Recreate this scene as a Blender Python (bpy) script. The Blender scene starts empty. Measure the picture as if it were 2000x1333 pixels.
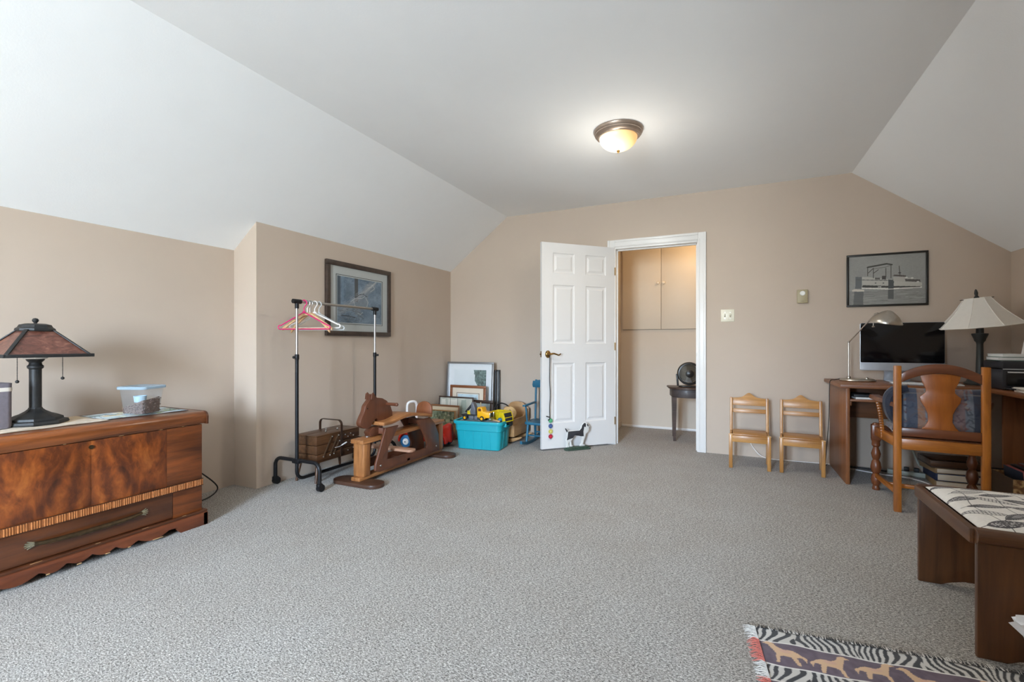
import bpy, bmesh, math, random
import numpy as np
from mathutils import Vector, Matrix, Euler

random.seed(7)
RNG = np.random.RandomState(11)
S = bpy.context.scene
COL = S.collection
PI = math.pi
R = math.radians

# ------------------------------------------------------------------ camera
CAM_H = 1.045
cam_data = bpy.data.cameras.new('camera')
cam_data.sensor_width = 36.0
cam_data.lens = 909.2 / 2000.0 * 36.0
cam_data.shift_y = 5.9 / 2000.0
cam_data.clip_start = 0.02
cam = bpy.data.objects.new('camera', cam_data)
cam.location = (0, 0, CAM_H)
cam.rotation_euler = (R(90), 0, R(24.99))
COL.objects.link(cam)
S.camera = cam

# ------------------------------------------------------------------ world (overcast daylight)
SKY = 66.0
world = bpy.data.worlds.new('overcast_sky')
S.world = world
world.use_nodes = True
wn = world.node_tree.nodes
wl = world.node_tree.links
wn.clear()
w_out = wn.new('ShaderNodeOutputWorld')
w_bg = wn.new('ShaderNodeBackground')
w_tc = wn.new('ShaderNodeTexCoord')
w_sep = wn.new('ShaderNodeSeparateXYZ')
w_ramp = wn.new('ShaderNodeValToRGB')
w_map = wn.new('ShaderNodeMapRange')
w_map.inputs['From Min'].default_value = -1
w_map.inputs['From Max'].default_value = 1
wl.new(w_tc.outputs['Generated'], w_sep.inputs[0])
wl.new(w_sep.outputs['Z'], w_map.inputs['Value'])
wl.new(w_map.outputs[0], w_ramp.inputs[0])
w_ramp.color_ramp.elements[0].position = 0.51
w_ramp.color_ramp.elements[0].color = (0.44, 0.50, 0.53, 1)
w_ramp.color_ramp.elements[1].position = 0.57
w_ramp.color_ramp.elements[1].color = (0.73, 0.94, 1.2, 1)
wl.new(w_ramp.outputs[0], w_bg.inputs['Color'])
w_bg.inputs['Strength'].default_value = SKY
wl.new(w_bg.outputs[0], w_out.inputs['Surface'])

# window openings (the gable wall stands behind the camera); a portal sits in each opening
Y_REAR = -2.8
X_JOG, Y_JOG = -0.33, -0.35          # unseen wall step behind camera, added to block window light from back right
WIN = (-1.5, -0.5, 0.70, 2.2)          # x0, x1, z0, z1 of the gable window
def portal(name, loc, rot, sx, sy):
    l = bpy.data.lights.new(name, 'AREA')
    l.shape = 'RECTANGLE'; l.size = sx; l.size_y = sy
    l.cycles.is_portal = True
    o = bpy.data.objects.new(name, l); o.location = loc; o.rotation_euler = rot
    COL.objects.link(o)
portal('window_portal', ((WIN[0]+WIN[1])/2, Y_REAR-0.13, (WIN[2]+WIN[3])/2), (R(90), 0, 0), WIN[1]-WIN[0], WIN[3]-WIN[2])

S.view_settings.view_transform = 'Standard'
S.view_settings.look = 'None'
S.view_settings.gamma = 1.0
S.view_settings.use_curve_mapping = False
S.view_settings.exposure = 0.98
try:
    S.cycles.max_bounces = 14
    S.cycles.diffuse_bounces = 10
    S.cycles.use_denoising = True
    S.cycles.sample_clamp_indirect = 8.0
except Exception:
    pass

# ------------------------------------------------------------------ helpers
def lin(c):
    c = c / 255.0
    return c / 12.92 if c <= 0.04045 else ((c + 0.055) / 1.055) ** 2.4
def srgb(r, g, b):
    return (lin(r), lin(g), lin(b), 1.0)

MATS = {}
def base_mat(name):
    m = bpy.data.materials.new(name); m.use_nodes = True
    nt = m.node_tree; nt.nodes.clear()
    out = nt.nodes.new('ShaderNodeOutputMaterial')
    p = nt.nodes.new('ShaderNodeBsdfPrincipled')
    nt.links.new(p.outputs[0], out.inputs[0])
    MATS[name] = m
    return m, nt, p
def setp(p, rough=.5, metal=0., coat=0., coat_rough=.05, spec=None, sheen=0.):
    p.inputs['Roughness'].default_value = rough
    p.inputs['Metallic'].default_value = metal
    p.inputs['Coat Weight'].default_value = coat
    p.inputs['Coat Roughness'].default_value = coat_rough
    if spec is not None: p.inputs['Specular IOR Level'].default_value = spec
    p.inputs['Sheen Weight'].default_value = sheen
def coords(nt, scale=(1, 1, 1), rot=(0, 0, 0)):
    tc = nt.nodes.new('ShaderNodeTexCoord'); mp = nt.nodes.new('ShaderNodeMapping')
    mp.inputs['Scale'].default_value = scale; mp.inputs['Rotation'].default_value = rot
    nt.links.new(tc.outputs['Object'], mp.inputs['Vector'])
    return mp.outputs[0]
def noise(nt, vec, scale=5, detail=4, rough=.6, dist=0.):
    n = nt.nodes.new('ShaderNodeTexNoise')
    n.inputs['Scale'].default_value = scale; n.inputs['Detail'].default_value = detail
    n.inputs['Roughness'].default_value = rough; n.inputs['Distortion'].default_value = dist
    nt.links.new(vec, n.inputs['Vector'])
    return n.outputs[0]
def ramp(nt, fac, stops):
    r = nt.nodes.new('ShaderNodeValToRGB'); e = r.color_ramp.elements
    while len(e) < len(stops): e.new(0.5)
    for i, (pos, c) in enumerate(stops):
        e[i].position = pos; e[i].color = c
    nt.links.new(fac, r.inputs[0])
    return r.outputs[0]
def bump(nt, p, h, strength=.2, dist=.002):
    b = nt.nodes.new('ShaderNodeBump')
    b.inputs['Strength'].default_value = strength; b.inputs['Distance'].default_value = dist
    nt.links.new(h, b.inputs['Height']); nt.links.new(b.outputs[0], p.inputs['Normal'])
def mul(c, k):
    return (min(1, c[0]*k), min(1, c[1]*k), min(1, c[2]*k), 1)
def plain(name, c, rough=.5, metal=0., var=.06, vs=14., bmp=0., bs=200., **kw):
    """one colour with a little mottling and optional fine relief"""
    m, nt, p = base_mat(name); setp(p, rough, metal, **kw)
    v = coords(nt)
    f = noise(nt, v, vs, 3)
    nt.links.new(ramp(nt, f, [(.3, mul(c, 1-var)), (.7, mul(c, 1+var))]), p.inputs['Base Color'])
    if bmp: bump(nt, p, noise(nt, v, bs, 3), bmp, .001)
    return m
def wood(name, dark, light, axis='Y', grain=40., rough=.4, coat=.15, fig=2.0, stretch=12., bmp=.05):
    """grain lines stretched along one axis over a slower figure"""
    m, nt, p = base_mat(name); setp(p, rough, 0., coat, .2)
    sc = {'X': (1/stretch, 1, 1), 'Y': (1, 1/stretch, 1), 'Z': (1, 1, 1/stretch)}[axis]
    v = coords(nt, sc)
    g = noise(nt, v, grain, 6, .65, .6)
    f = noise(nt, v, fig*4, 4, .6, 1.2)
    mx = nt.nodes.new('ShaderNodeMath'); mx.operation = 'MULTIPLY_ADD'
    mx.inputs[1].default_value = .55; nt.links.new(g, mx.inputs[0])
    m2 = nt.nodes.new('ShaderNodeMath'); m2.operation = 'MULTIPLY'; m2.inputs[1].default_value = .45
    nt.links.new(f, m2.inputs[0]); nt.links.new(m2.outputs[0], mx.inputs[2])
    mid = tuple((a+b)/2 for a, b in zip(dark, light))
    nt.links.new(ramp(nt, mx.outputs[0], [(.36, dark), (.5, mid), (.64, light)]), p.inputs['Base Color'])
    if bmp: bump(nt, p, g, bmp, .001)
    return m
def attr_mat(name, rough=.6, coat=0., bmp=0., bs=600., sheen=0.):
    """colours come from the print stored on the mesh"""
    m, nt, p = base_mat(name); setp(p, rough, 0., coat, .04, sheen=sheen)
    a = nt.nodes.new('ShaderNodeVertexColor'); a.layer_name = 'print'
    nt.links.new(a.outputs[0], p.inputs['Base Color'])
    if bmp: bump(nt, p, noise(nt, coords(nt), bs, 2), bmp, .001)
    return m

class B:
    """collects shapes; build() links them as ONE mesh object"""
    def __init__(s): s.v = []; s.f = []
    def add(s, vs, fs, M=None):
        o = len(s.v)
        if M is not None: vs = [M @ Vector(v) for v in vs]
        s.v += [tuple(v) for v in vs]; s.f += [tuple(i+o for i in f) for f in fs]
        return s
    def bm(s, bm, M=None):
        bm.verts.ensure_lookup_table(); bm.verts.index_update()
        s.add([v.co.copy() for v in bm.verts], [[v.index for v in f.verts] for f in bm.faces], M); bm.free(); return s
    def box(s, c, size, bev=0., rot=None, seg=2):
        bm = bmesh.new(); bmesh.ops.create_cube(bm, size=1.0)
        for v in bm.verts: v.co = Vector((v.co.x*size[0], v.co.y*size[1], v.co.z*size[2]))
        if bev > 0:
            bmesh.ops.bevel(bm, geom=list(bm.edges), offset=min(bev, min(size)*.49), segments=seg, affect='EDGES', profile=.5)
        M = Matrix.Translation(c)
        if rot is not None: M = M @ Euler(rot).to_matrix().to_4x4()
        return s.bm(bm, M)
    def bx(s, x0, x1, y0, y1, z0, z1, bev=0., seg=2):
        return s.box(((x0+x1)/2, (y0+y1)/2, (z0+z1)/2), (abs(x1-x0), abs(y1-y0), abs(z1-z0)), bev, None, seg)
    def bar(s, p0, p1, w, t, bev=0., up=(0, 0, 1)):
        """rectangular stick from p0 to p1, w across (perpendicular to up), t along up"""
        p0 = Vector(p0); p1 = Vector(p1); d = (p1-p0); L = d.length; d.normalize()
        u = Vector(up); x = d.cross(u)
        if x.length < 1e-4: x = d.cross(Vector((1, 0, 0)))
        x.normalize(); u = x.cross(d)
        M = Matrix.Translation((p0+p1)/2) @ Matrix((x, d, u)).transposed().to_4x4()
        bm = bmesh.new(); bmesh.ops.create_cube(bm, size=1.0)
        for v in bm.verts: v.co = Vector((v.co.x*w, v.co.y*L, v.co.z*t))
        if bev > 0: bmesh.ops.bevel(bm, geom=list(bm.edges), offset=min(bev, min(w, t, L)*.49), segments=2, affect='EDGES', profile=.5)
        return s.bm(bm, M)
    def tube(s, pts, r, n=10, closed=False, caps=True):
        pts = [Vector(p) for p in pts]; k = len(pts)
        rs = r if isinstance(r, (list, tuple)) else [r]*k
        tang = []
        for i in range(k):
            a = pts[(i-1) % k] if (closed or i > 0) else pts[i]
            b = pts[(i+1) % k] if (closed or i < k-1) else pts[i]
            t = (b-a); t = t.normalized() if t.length > 1e-9 else Vector((0, 0, 1)); tang.append(t)
        ref = Vector((0, 0, 1)) if abs(tang[0].z) < .9 else Vector((1, 0, 0))
        x = tang[0].cross(ref).normalized()
        vs = []; fs = []
        for i in range(k):
            t = tang[i]; x = (x - t*x.dot(t)); x = x.normalized() if x.length > 1e-6 else t.orthogonal().normalized()
            y = t.cross(x)
            for j in range(n):
                a = 2*PI*j/n
                vs.append(pts[i] + (x*math.cos(a)+y*math.sin(a))*rs[i])
        m = k if closed else k-1
        for i in range(m):
            for j in range(n):
                a = i*n+j; b = i*n+(j+1) % n; c = ((i+1) % k)*n+(j+1) % n; d = ((i+1) % k)*n+j
                fs.append((a, b, c, d))
        if caps and not closed:
            fs.append(tuple(range(n))[::-1]); fs.append(tuple((k-1)*n+j for j in range(n)))
        return s.add(vs, fs)
    def cyl(s, p0, p1, r0, r1=None, n=20):
        return s.tube([p0, p1], [r0, r0 if r1 is None else r1], n)
    def lathe(s, prof, n=32, c=(0, 0, 0), M=None, ang0=0., capt=True):
        """prof: (radius, z) from bottom to top"""
        vs = []; fs = []
        for (r, z) in prof:
            for j in range(n):
                a = ang0+2*PI*j/n
                vs.append(Vector((r*math.cos(a), r*math.sin(a), z)))
        for i in range(len(prof)-1):
            for j in range(n):
                fs.append((i*n+j, i*n+(j+1) % n, (i+1)*n+(j+1) % n, (i+1)*n+j))
        if capt:
            if prof[0][0] > 1e-5: fs.append(tuple(range(n))[::-1])
            if prof[-1][0] > 1e-5: fs.append(tuple((len(prof)-1)*n+j for j in range(n)))
        T = Matrix.Translation(c)
        if M is not None: T = T @ M
        return s.add(vs, fs, T)
    def sphere(s, c, r, n=16, sc=(1, 1, 1)):
        bm = bmesh.new(); bmesh.ops.create_uvsphere(bm, u_segments=n, v_segments=max(6, n//2), radius=r)
        return s.bm(bm, Matrix.Translation(c) @ Matrix.Diagonal((sc[0], sc[1], sc[2], 1)))
    def prism(s, poly, lo, hi, plane='xz', bev=0., M=None):
        """polygon in a plane, extruded from lo to hi along the third axis"""
        area = sum(poly[i][0]*poly[(i+1) % len(poly)][1]-poly[(i+1) % len(poly)][0]*poly[i][1] for i in range(len(poly)))
        if area < 0: poly = poly[::-1]
        def P(a, b, h):
            return {'xz': (a, h, b), 'yz': (h, a, b), 'xy': (a, b, h)}[plane]
        n = len(poly)
        bm = bmesh.new()
        v0 = [bm.verts.new(P(a, b, lo)) for a, b in poly]; v1 = [bm.verts.new(P(a, b, hi)) for a, b in poly]
        f0 = bm.faces.new(v0[::-1]); f1 = bm.faces.new(v1)
        for i in range(n): bm.faces.new((v0[i], v0[(i+1) % n], v1[(i+1) % n], v1[i]))
        bmesh.ops.recalc_face_normals(bm, faces=list(bm.faces))
        if bev > 0:
            es = [e for e in bm.edges if any(f in (f0, f1) for f in e.link_faces)]
            bmesh.ops.bevel(bm, geom=es, offset=bev, segments=2, affect='EDGES', profile=.5)
        return s.bm(bm, M)
    def build(s, name, mat, parent=None, loc=None, rot=None, smooth=35, sub=0):
        me = bpy.data.meshes.new(name); me.from_pydata(s.v, [], s.f); me.update()
        bm = bmesh.new(); bm.from_mesh(me); bmesh.ops.recalc_face_normals(bm, faces=list(bm.faces)); bm.to_mesh(me); bm.free()
        if smooth:
            me.polygons.foreach_set('use_smooth', [True]*len(me.polygons))
            me.set_sharp_from_angle(angle=R(smooth))
        o = bpy.data.objects.new(name, me); COL.objects.link(o)
        if mat is not None: me.materials.append(mat if not isinstance(mat, str) else MATS[mat])
        if parent is not None: o.parent = parent
        if loc is not None: o.location = loc
        if rot is not None: o.rotation_euler = rot
        if sub:
            md = o.modifiers.new('smooth', 'SUBSURF'); md.levels = sub; md.render_levels = sub
        return o

def tag(o, label=None, cat=None, group=None, kind=None):
    if label: o['label'] = label
    if cat: o['category'] = cat
    if group: o['group'] = group
    if kind: o['kind'] = kind
    return o
def thing(name, label, cat, loc=(0, 0, 0), rz=0., group=None, rot=None):
    o = bpy.data.objects.new(name, None); COL.objects.link(o)
    o.empty_display_size = .05
    o.location = loc; o.rotation_euler = rot if rot is not None else (0, 0, rz)
    return tag(o, label, cat, group)
def copy_tree(o, parent=None):
    c = o.copy(); COL.objects.link(c); c.parent = parent
    for ch in list(o.children): copy_tree(ch, c)
    return c
def struct(o): return tag(o, kind='structure')
def arc(cx, cy, r, a0, a1, n=8, ry=None):
    ry = r if ry is None else ry
    return [(cx+r*math.cos(R(a0+(a1-a0)*i/n)), cy+ry*math.sin(R(a0+(a1-a0)*i/n))) for i in range(n+1)]
def spline(pts, n=8):
    """Catmull-Rom through the points (any dimension)"""
    P = [np.array(p, float) for p in pts]; P = [2*P[0]-P[1]] + P + [2*P[-1]-P[-2]]
    out = []
    for i in range(1, len(P)-2):
        for k in range(n):
            t = k/n
            out.append(.5*((2*P[i])+(-P[i-1]+P[i+1])*t+(2*P[i-1]-5*P[i]+4*P[i+1]-P[i+2])*t*t+(-P[i-1]+3*P[i]-3*P[i+1]+P[i+2])*t**3))
    out.append(P[-2])
    return [tuple(float(x) for x in p) for p in out]

# ------------------------------------------------------------------ flat prints: small drawn canvases carried by a grid mesh
class Art:
    def __init__(s, w, h, c):
        s.w, s.h = w, h
        s.a = np.zeros((h, w, 3)) + np.array(c, float)
        s.X, s.Y = np.meshgrid(np.arange(w)+.5, np.arange(h)+.5)
    def noise(s, cx, cy, amp):
        g = RNG.rand(cy+2, cx+2)
        gx = s.X/s.w*cx; gy = s.Y/s.h*cy
        x0 = gx.astype(int); y0 = gy.astype(int); fx = gx-x0; fy = gy-y0
        fx = fx*fx*(3-2*fx); fy = fy*fy*(3-2*fy)
        n = (g[y0, x0]*(1-fx)+g[y0, x0+1]*fx)*(1-fy)+(g[y0+1, x0]*(1-fx)+g[y0+1, x0+1]*fx)*fy
        return (n-.5)*2*amp
    def grain(s, cx, cy, amp):
        s.a += s.noise(cx, cy, amp)[..., None]; return s
    def mask_poly(s, pts):
        m = np.zeros((s.h, s.w), bool); n = len(pts)
        for i in range(n):
            x0, y0 = pts[i]; x1, y1 = pts[(i+1) % n]
            if y0 == y1: continue
            c = ((s.Y >= y0) != (s.Y >= y1)) & (s.X < (x1-x0)*(s.Y-y0)/(y1-y0)+x0)
            m ^= c
        return m
    def put(s, m, c, a=1.):
        m = np.asarray(m, float)[..., None]*a
        s.a = s.a*(1-m)+np.array(c, float)*m; return s
    def poly(s, pts, c, a=1.): return s.put(s.mask_poly(pts), c, a)
    def rect(s, x0, y0, x1, y1, c, a=1.): return s.put((s.X >= x0) & (s.X < x1) & (s.Y >= y0) & (s.Y < y1), c, a)
    def line(s, pts, w, c, a=1.):
        for (x0, y0), (x1, y1) in zip(pts[:-1], pts[1:]):
            dx, dy = x1-x0, y1-y0; L2 = dx*dx+dy*dy+1e-9
            t = np.clip(((s.X-x0)*dx+(s.Y-y0)*dy)/L2, 0, 1)
            d = np.hypot(s.X-x0-t*dx, s.Y-y0-t*dy)
            s.put(np.clip(w/2+.5-d, 0, 1), c, a)
        return s
    def ell(s, cx, cy, rx, ry, c, a=1., rot=0.):
        ca, sa = math.cos(R(rot)), math.sin(R(rot))
        x = (s.X-cx)*ca+(s.Y-cy)*sa; y = -(s.X-cx)*sa+(s.Y-cy)*ca
        d = np.hypot(x/rx, y/ry)
        return s.put(np.clip((1-d)*min(rx, ry)+.5, 0, 1), c, a)
    def lin(s):
        c = np.clip(s.a, 0, 255)/255
        return np.where(c <= .04045, c/12.92, ((c+.055)/1.055)**2.4)
def paint(me, art, uv):
    """store the canvas on the mesh: uv maps vertex -> (u right, v down) in 0..1"""
    L = art.lin(); n = len(me.vertices)
    ca = me.color_attributes.new('print', 'FLOAT_COLOR', 'POINT')
    cols = np.ones((n, 4), np.float32)
    for i, v in enumerate(me.vertices):
        u, w = uv(v.co)
        x = min(max(u*art.w-.5, 0), art.w-1.001); y = min(max(w*art.h-.5, 0), art.h-1.001)
        x0, y0 = int(x), int(y); fx, fy = x-x0, y-y0
        cols[i, :3] = (L[y0, x0]*(1-fx)+L[y0, x0+1]*fx)*(1-fy)+(L[y0+1, x0]*(1-fx)+L[y0+1, x0+1]*fx)*fy
    ca.data.foreach_set('color', cols.ravel())
def sheet(name, w, h, art, mat, parent=None, plane='xz', loc=None, rot=None, res=1., zf=None, th=.0):
    """rectangular print as a grid with one vertex per canvas pixel; zf(u,v) gives relief"""
    nx = max(2, int(art.w*res)); ny = max(2, int(art.h*res))
    L = art.lin()
    us = np.linspace(0, 1, nx); vs = np.linspace(0, 1, ny)
    U, V = np.meshgrid(us, vs)
    Z = zf(U, V) if zf is not None else np.zeros_like(U)
    if plane == 'xz': P = np.stack([(U-.5)*w, -Z, (.5-V)*h], -1)
    else: P = np.stack([(U-.5)*w, (.5-V)*h, Z], -1)
    P = P.reshape(-1, 3)
    idx = np.arange(nx*ny).reshape(ny, nx)
    F = np.stack([idx[1:, :-1], idx[1:, 1:], idx[:-1, 1:], idx[:-1, :-1]], -1).reshape(-1, 4)
    me = bpy.data.meshes.new(name); me.from_pydata(P.tolist(), [], F.tolist()); me.update()
    ca = me.color_attributes.new('print', 'FLOAT_COLOR', 'POINT')
    xi = np.clip((U*(art.w-1)).round().astype(int), 0, art.w-1); yi = np.clip((V*(art.h-1)).round().astype(int), 0, art.h-1)
    c = np.ones((nx*ny, 4), np.float32); c[:, :3] = L[yi, xi].reshape(-1, 3)
    ca.data.foreach_set('color', c.ravel())
    me.polygons.foreach_set('use_smooth', [True]*len(me.polygons))
    me.materials.append(MATS[mat] if isinstance(mat, str) else mat)
    o = bpy.data.objects.new(name, me); COL.objects.link(o)
    if parent is not None: o.parent = parent
    if loc is not None: o.location = loc
    if rot is not None: o.rotation_euler = rot
    if th:
        md = o.modifiers.new('thickness', 'SOLIDIFY'); md.thickness = th; md.offset = -1
    return o
# ------------------------------------------------------------------ room materials
plain('wall_paint', srgb(196, 180, 164), .75, var=.015, vs=3, bmp=.12, bs=260)
plain('hall_paint', srgb(214, 202, 186), .7, var=.015, vs=3, bmp=.1, bs=260)
plain('cupboard_paint', srgb(220, 208, 190), .5, var=.015, vs=3)
plain('ceiling_paint', srgb(246, 249, 251), .85, var=.01, vs=3, bmp=.35, bs=120)
plain('trim_paint', srgb(232, 230, 227), .32, var=.01, vs=4)
plain('door_paint', srgb(228, 226, 224), .38, var=.008, vs=4)
def carpet():
    m, nt, p = base_mat('carpet'); setp(p, .95, 0., spec=.1, sheen=.15)
    v = coords(nt, (1, 1, 1))
    v2 = coords(nt, (.55, 1.0, 1.0), (0, 0, R(25)))
    a = noise(nt, v2, 215, 3, .72, .5)
    b = noise(nt, v, 330, 2, .6)
    c = noise(nt, v, 3.0, 3, .5)
    mx = nt.nodes.new('ShaderNodeMath'); mx.operation = 'MULTIPLY_ADD'; mx.inputs[1].default_value = .68
    m2 = nt.nodes.new('ShaderNodeMath'); m2.operation = 'MULTIPLY'; m2.inputs[1].default_value = .32
    nt.links.new(b, m2.inputs[0]); nt.links.new(a, mx.inputs[0]); nt.links.new(m2.outputs[0], mx.inputs[2])
    col = ramp(nt, mx.outputs[0], [(.385, srgb(58, 54, 51)), (.46, srgb(128, 123, 117)), (.53, srgb(164, 159, 152)), (.61, srgb(214, 209, 202))])
    tint = ramp(nt, c, [(.35, (.94, .92, .9, 1)), (.65, (1, 1, 1, 1))])
    mc = nt.nodes.new('ShaderNodeMix'); mc.data_type = 'RGBA'; mc.blend_type = 'MULTIPLY'; mc.inputs[0].default_value = 1
    nt.links.new(col, mc.inputs[6]); nt.links.new(tint, mc.inputs[7])
    nt.links.new(mc.outputs[2], p.inputs['Base Color'])
    bump(nt, p, mx.outputs[0], .45, .003)
    return m
carpet()
def pane():
    m, nt, p = base_mat('window_glass')
    out = [n for n in nt.nodes if n.type == 'OUTPUT_MATERIAL'][0]
    t = nt.nodes.new('ShaderNodeBsdfTransparent'); g = nt.nodes.new('ShaderNodeBsdfGlossy'); x = nt.nodes.new('ShaderNodeMixShader')
    g.inputs['Roughness'].default_value = .02; x.inputs[0].default_value = .06
    nt.links.new(t.outputs[0], x.inputs[1]); nt.links.new(g.outputs[0], x.inputs[2]); nt.links.new(x.outputs[0], out.inputs[0])
    nt.nodes.remove(p)
pane()
plain('brass', srgb(150, 118, 70), .28, 1., var=.12)
plain('steel', srgb(190, 188, 184), .28, 1., var=.05)
plain('chrome', srgb(186, 186, 186), .28, .95, var=.02)

# ------------------------------------------------------------------ room shell
XP, XREC, XR = -3.088, -3.333, 1.959
XCL, XCR, ZF, SL = -2.3175, 0.955, 2.514, .7606
YB, YP, YH = 4.848, 2.263, 5.97
HW = YB + .12
def zl(x): return ZF - SL*(XCL-x)
def zr(x): return ZF - SL*(x-XCR)
struct(B().bx(-3.6, 2.3, Y_REAR-.15, YH+.2, -.08, 0).build('floor', 'carpet'))
struct(B().bx(XCL, XCR, Y_REAR, YB, ZF, ZF+.1).build('ceiling', 'ceiling_paint', smooth=0))
struct(B().prism([(XCL, ZF), (XCL, ZF+.12), (-3.6, zl(-3.6)+.12), (-3.6, zl(-3.6))], Y_REAR, YB, 'xz').build('ceiling_slope_left', 'ceiling_paint', smooth=0))
struct(B().prism([(XCR, ZF), (XCR, ZF+.12), (2.3, zr(2.3)+.12), (2.3, zr(2.3))], Y_REAR, YB, 'xz').build('ceiling_slope_right', 'ceiling_paint', smooth=0))
b = B()
b.prism([(-3.55, 0), (XREC, 0), (XREC, zl(XREC)+.004), (-3.55, zl(-3.55)+.004)], Y_REAR, YP+.05, 'xz')
b.prism([(-3.55, 0), (XP, 0), (XP, zl(XP)+.004), (-3.55, zl(-3.55)+.004)], YP, YB+.02, 'xz')
struct(b.build('wall_left', 'wall_paint', smooth=0))
struct(B().prism([(XR+.12, 0), (XR, 0), (XR, zr(XR)+.004), (XR+.12, zr(XR+.12)+.004)], Y_REAR, YB+.02, 'xz').build('wall_right', 'wall_paint', smooth=0))
DO = (-1.075, -.275, 2.05)
b = B()
b.prism([(-3.5, 0), (DO[0], 0), (DO[0], ZF+.05), (XCL, ZF+.05), (-3.5, zl(-3.5)+.05)], YB, HW, 'xz')
b.prism([(2.05, 0), (DO[1], 0), (DO[1], ZF+.05), (XCR, ZF+.05), (2.05, zr(2.05)+.05)], YB, HW, 'xz')
b.bx(DO[0], DO[1], YB, HW, DO[2], ZF+.05)
struct(b.build('wall_back', 'wall_paint', smooth=0))
b = B()
b.prism([(-3.5, 0), (WIN[0], 0), (WIN[0], ZF+.05), (XCL, ZF+.05), (-3.5, zl(-3.5)+.05)], Y_REAR-.12, Y_REAR, 'xz')
b.bx(WIN[1], X_JOG+.12, Y_REAR-.12, Y_REAR, 0, ZF+.05)
b.bx(WIN[0], WIN[1], Y_REAR-.12, Y_REAR, WIN[3], ZF+.05)
b.bx(WIN[0], WIN[1], Y_REAR-.12, Y_REAR, 0, WIN[2])
b.bx(X_JOG, X_JOG+.12, Y_REAR, Y_JOG, 0, ZF+.05)  # this and the next piece: added light-blocking step, out of view
b.prism([(2.05, 0), (X_JOG, 0), (X_JOG, ZF+.05), (XCR, ZF+.05), (2.05, zr(2.05)+.05)], Y_JOG-.12, Y_JOG, 'xz')
struct(b.build('wall_front_and_blocker', 'wall_paint', smooth=0))
# gable window behind the camera
x0, x1, z0, z1 = WIN
b = B()
for (a, c, d, e) in ((x0, x1, z0, z0+.05), (x0, x1, z1-.05, z1), (x0, x0+.05, z0, z1), (x1-.05, x1, z0, z1), ((x0+x1)/2-.03, (x0+x1)/2+.03, z0, z1)):
    b.bx(a, c, Y_REAR-.10, Y_REAR-.04, d, e, .004)
win = struct(b.build('window_1', 'trim_paint'))
for k in range(2):
    a = x0+.05 if k == 0 else (x0+x1)/2+.03
    B().bx(a, a+(x1-x0)/2-.08, Y_REAR-.075, Y_REAR-.071, z0+.05, z1-.05).build('pane', 'window_glass', win)
B().bx(x0-.06, x1+.06, Y_REAR, Y_REAR+.06, z0-.03, z0, .006).build('window_sill', 'trim_paint', win)
b = B()
b.bx(x0-.07, x0, Y_REAR, Y_REAR+.018, z0, z1+.07, .004); b.bx(x1, x1+.07, Y_REAR, Y_REAR+.018, z0, z1+.07, .004); b.bx(x0, x1, Y_REAR, Y_REAR+.018, z1, z1+.07, .004)
b.build('window_casing', 'trim_paint', win)

# hall beyond the door
struct(B().bx(-1.37, -1.25, HW, YH+.1, 0, 2.45).build('wall_hall_left', 'hall_paint', smooth=0))
struct(B().bx(.75, .87, HW, YH+.1, 0, 2.45).build('wall_hall_right', 'hall_paint', smooth=0))
struct(B().bx(-1.37, .87, YH, YH+.1, 0, 2.45).build('wall_hall_back', 'hall_paint', smooth=0))
struct(B().bx(-1.37, .87, HW, YH+.1, 2.42, 2.5).build('ceiling_hall', 'ceiling_paint', smooth=0))
b = B(); b.bx(-1.25, -1.238, HW, YH, 0, .07, .003); struct(b.build('baseboard_hall_left', 'hall_paint'))
b = B(); b.bx(-1.238, .75, YH-.012, YH, 0, .028, .003); struct(b.build('baseboard_hall_back', 'trim_paint'))

# door casing and jamb
def casing(horizontal, a, c, z0, z1, y):
    bb = B()
    if horizontal:
        bb.bx(a, c, y-.014, y, z0, z1, .003); bb.bx(a, c, y-.02, y-.012, z1-.022, z1, .004)
    return bb
trim = B()
trim.bx(DO[0]-.012, DO[0]+.006, YB-.004, HW+.004, 0, DO[2], .002)
trim.bx(DO[1]-.006, DO[1]+.012, YB-.004, HW+.004, 0, DO[2], .002)
trim.bx(DO[0], DO[1], YB-.004, HW+.004, DO[2]-.018, DO[2]+.006, .002)
trim.bx(DO[0]+.006, DO[0]+.018, YB+.05, YB+.085, 0, DO[2]-.018, .002)
trim.bx(DO[1]-.018, DO[1]-.006, YB+.05, YB+.085, 0, DO[2]-.018, .002)
trim.bx(DO[0], DO[1], YB+.05, YB+.085, DO[2]-.03, DO[2]-.016, .002)
tr = struct(trim.build('trim_1', 'trim_paint'))
for (xa, xb, za, zb, out) in ((DO[0]-.077, DO[0]-.004, 0, DO[2]+.075, 'l'), (DO[1]+.004, DO[1]+.077, 0, DO[2]+.075, 'r'), (DO[0]-.004, DO[1]+.004, DO[2]+.002, DO[2]+.075, 't')):
    bb = B().bx(xa, xb, YB-.013, YB, za, zb, .003)
    if out == 'l': bb.bx(xa, xa+.024, YB-.021, YB-.01, za, zb, .005); bb.bx(xb-.016, xb-.004, YB-.017, YB-.01, za, zb-.06, .003)
    if out == 'r': bb.bx(xb-.024, xb, YB-.021, YB-.01, za, zb, .005); bb.bx(xa+.004, xa+.016, YB-.017, YB-.01, za, zb-.06, .003)
    if out == 't': bb.bx(xa, xb, YB-.021, YB-.01, zb-.024, zb, .005); bb.bx(xa, xb, YB-.017, YB-.01, za+.004, za+.016, .003)
    bb.build('casing', 'trim_paint', tr)
B().bx(DO[1]-.009, DO[1]-.005, YB+.01, YB+.04, .93, 1.0, .001).build('strike_plate', 'steel', tr)

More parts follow.
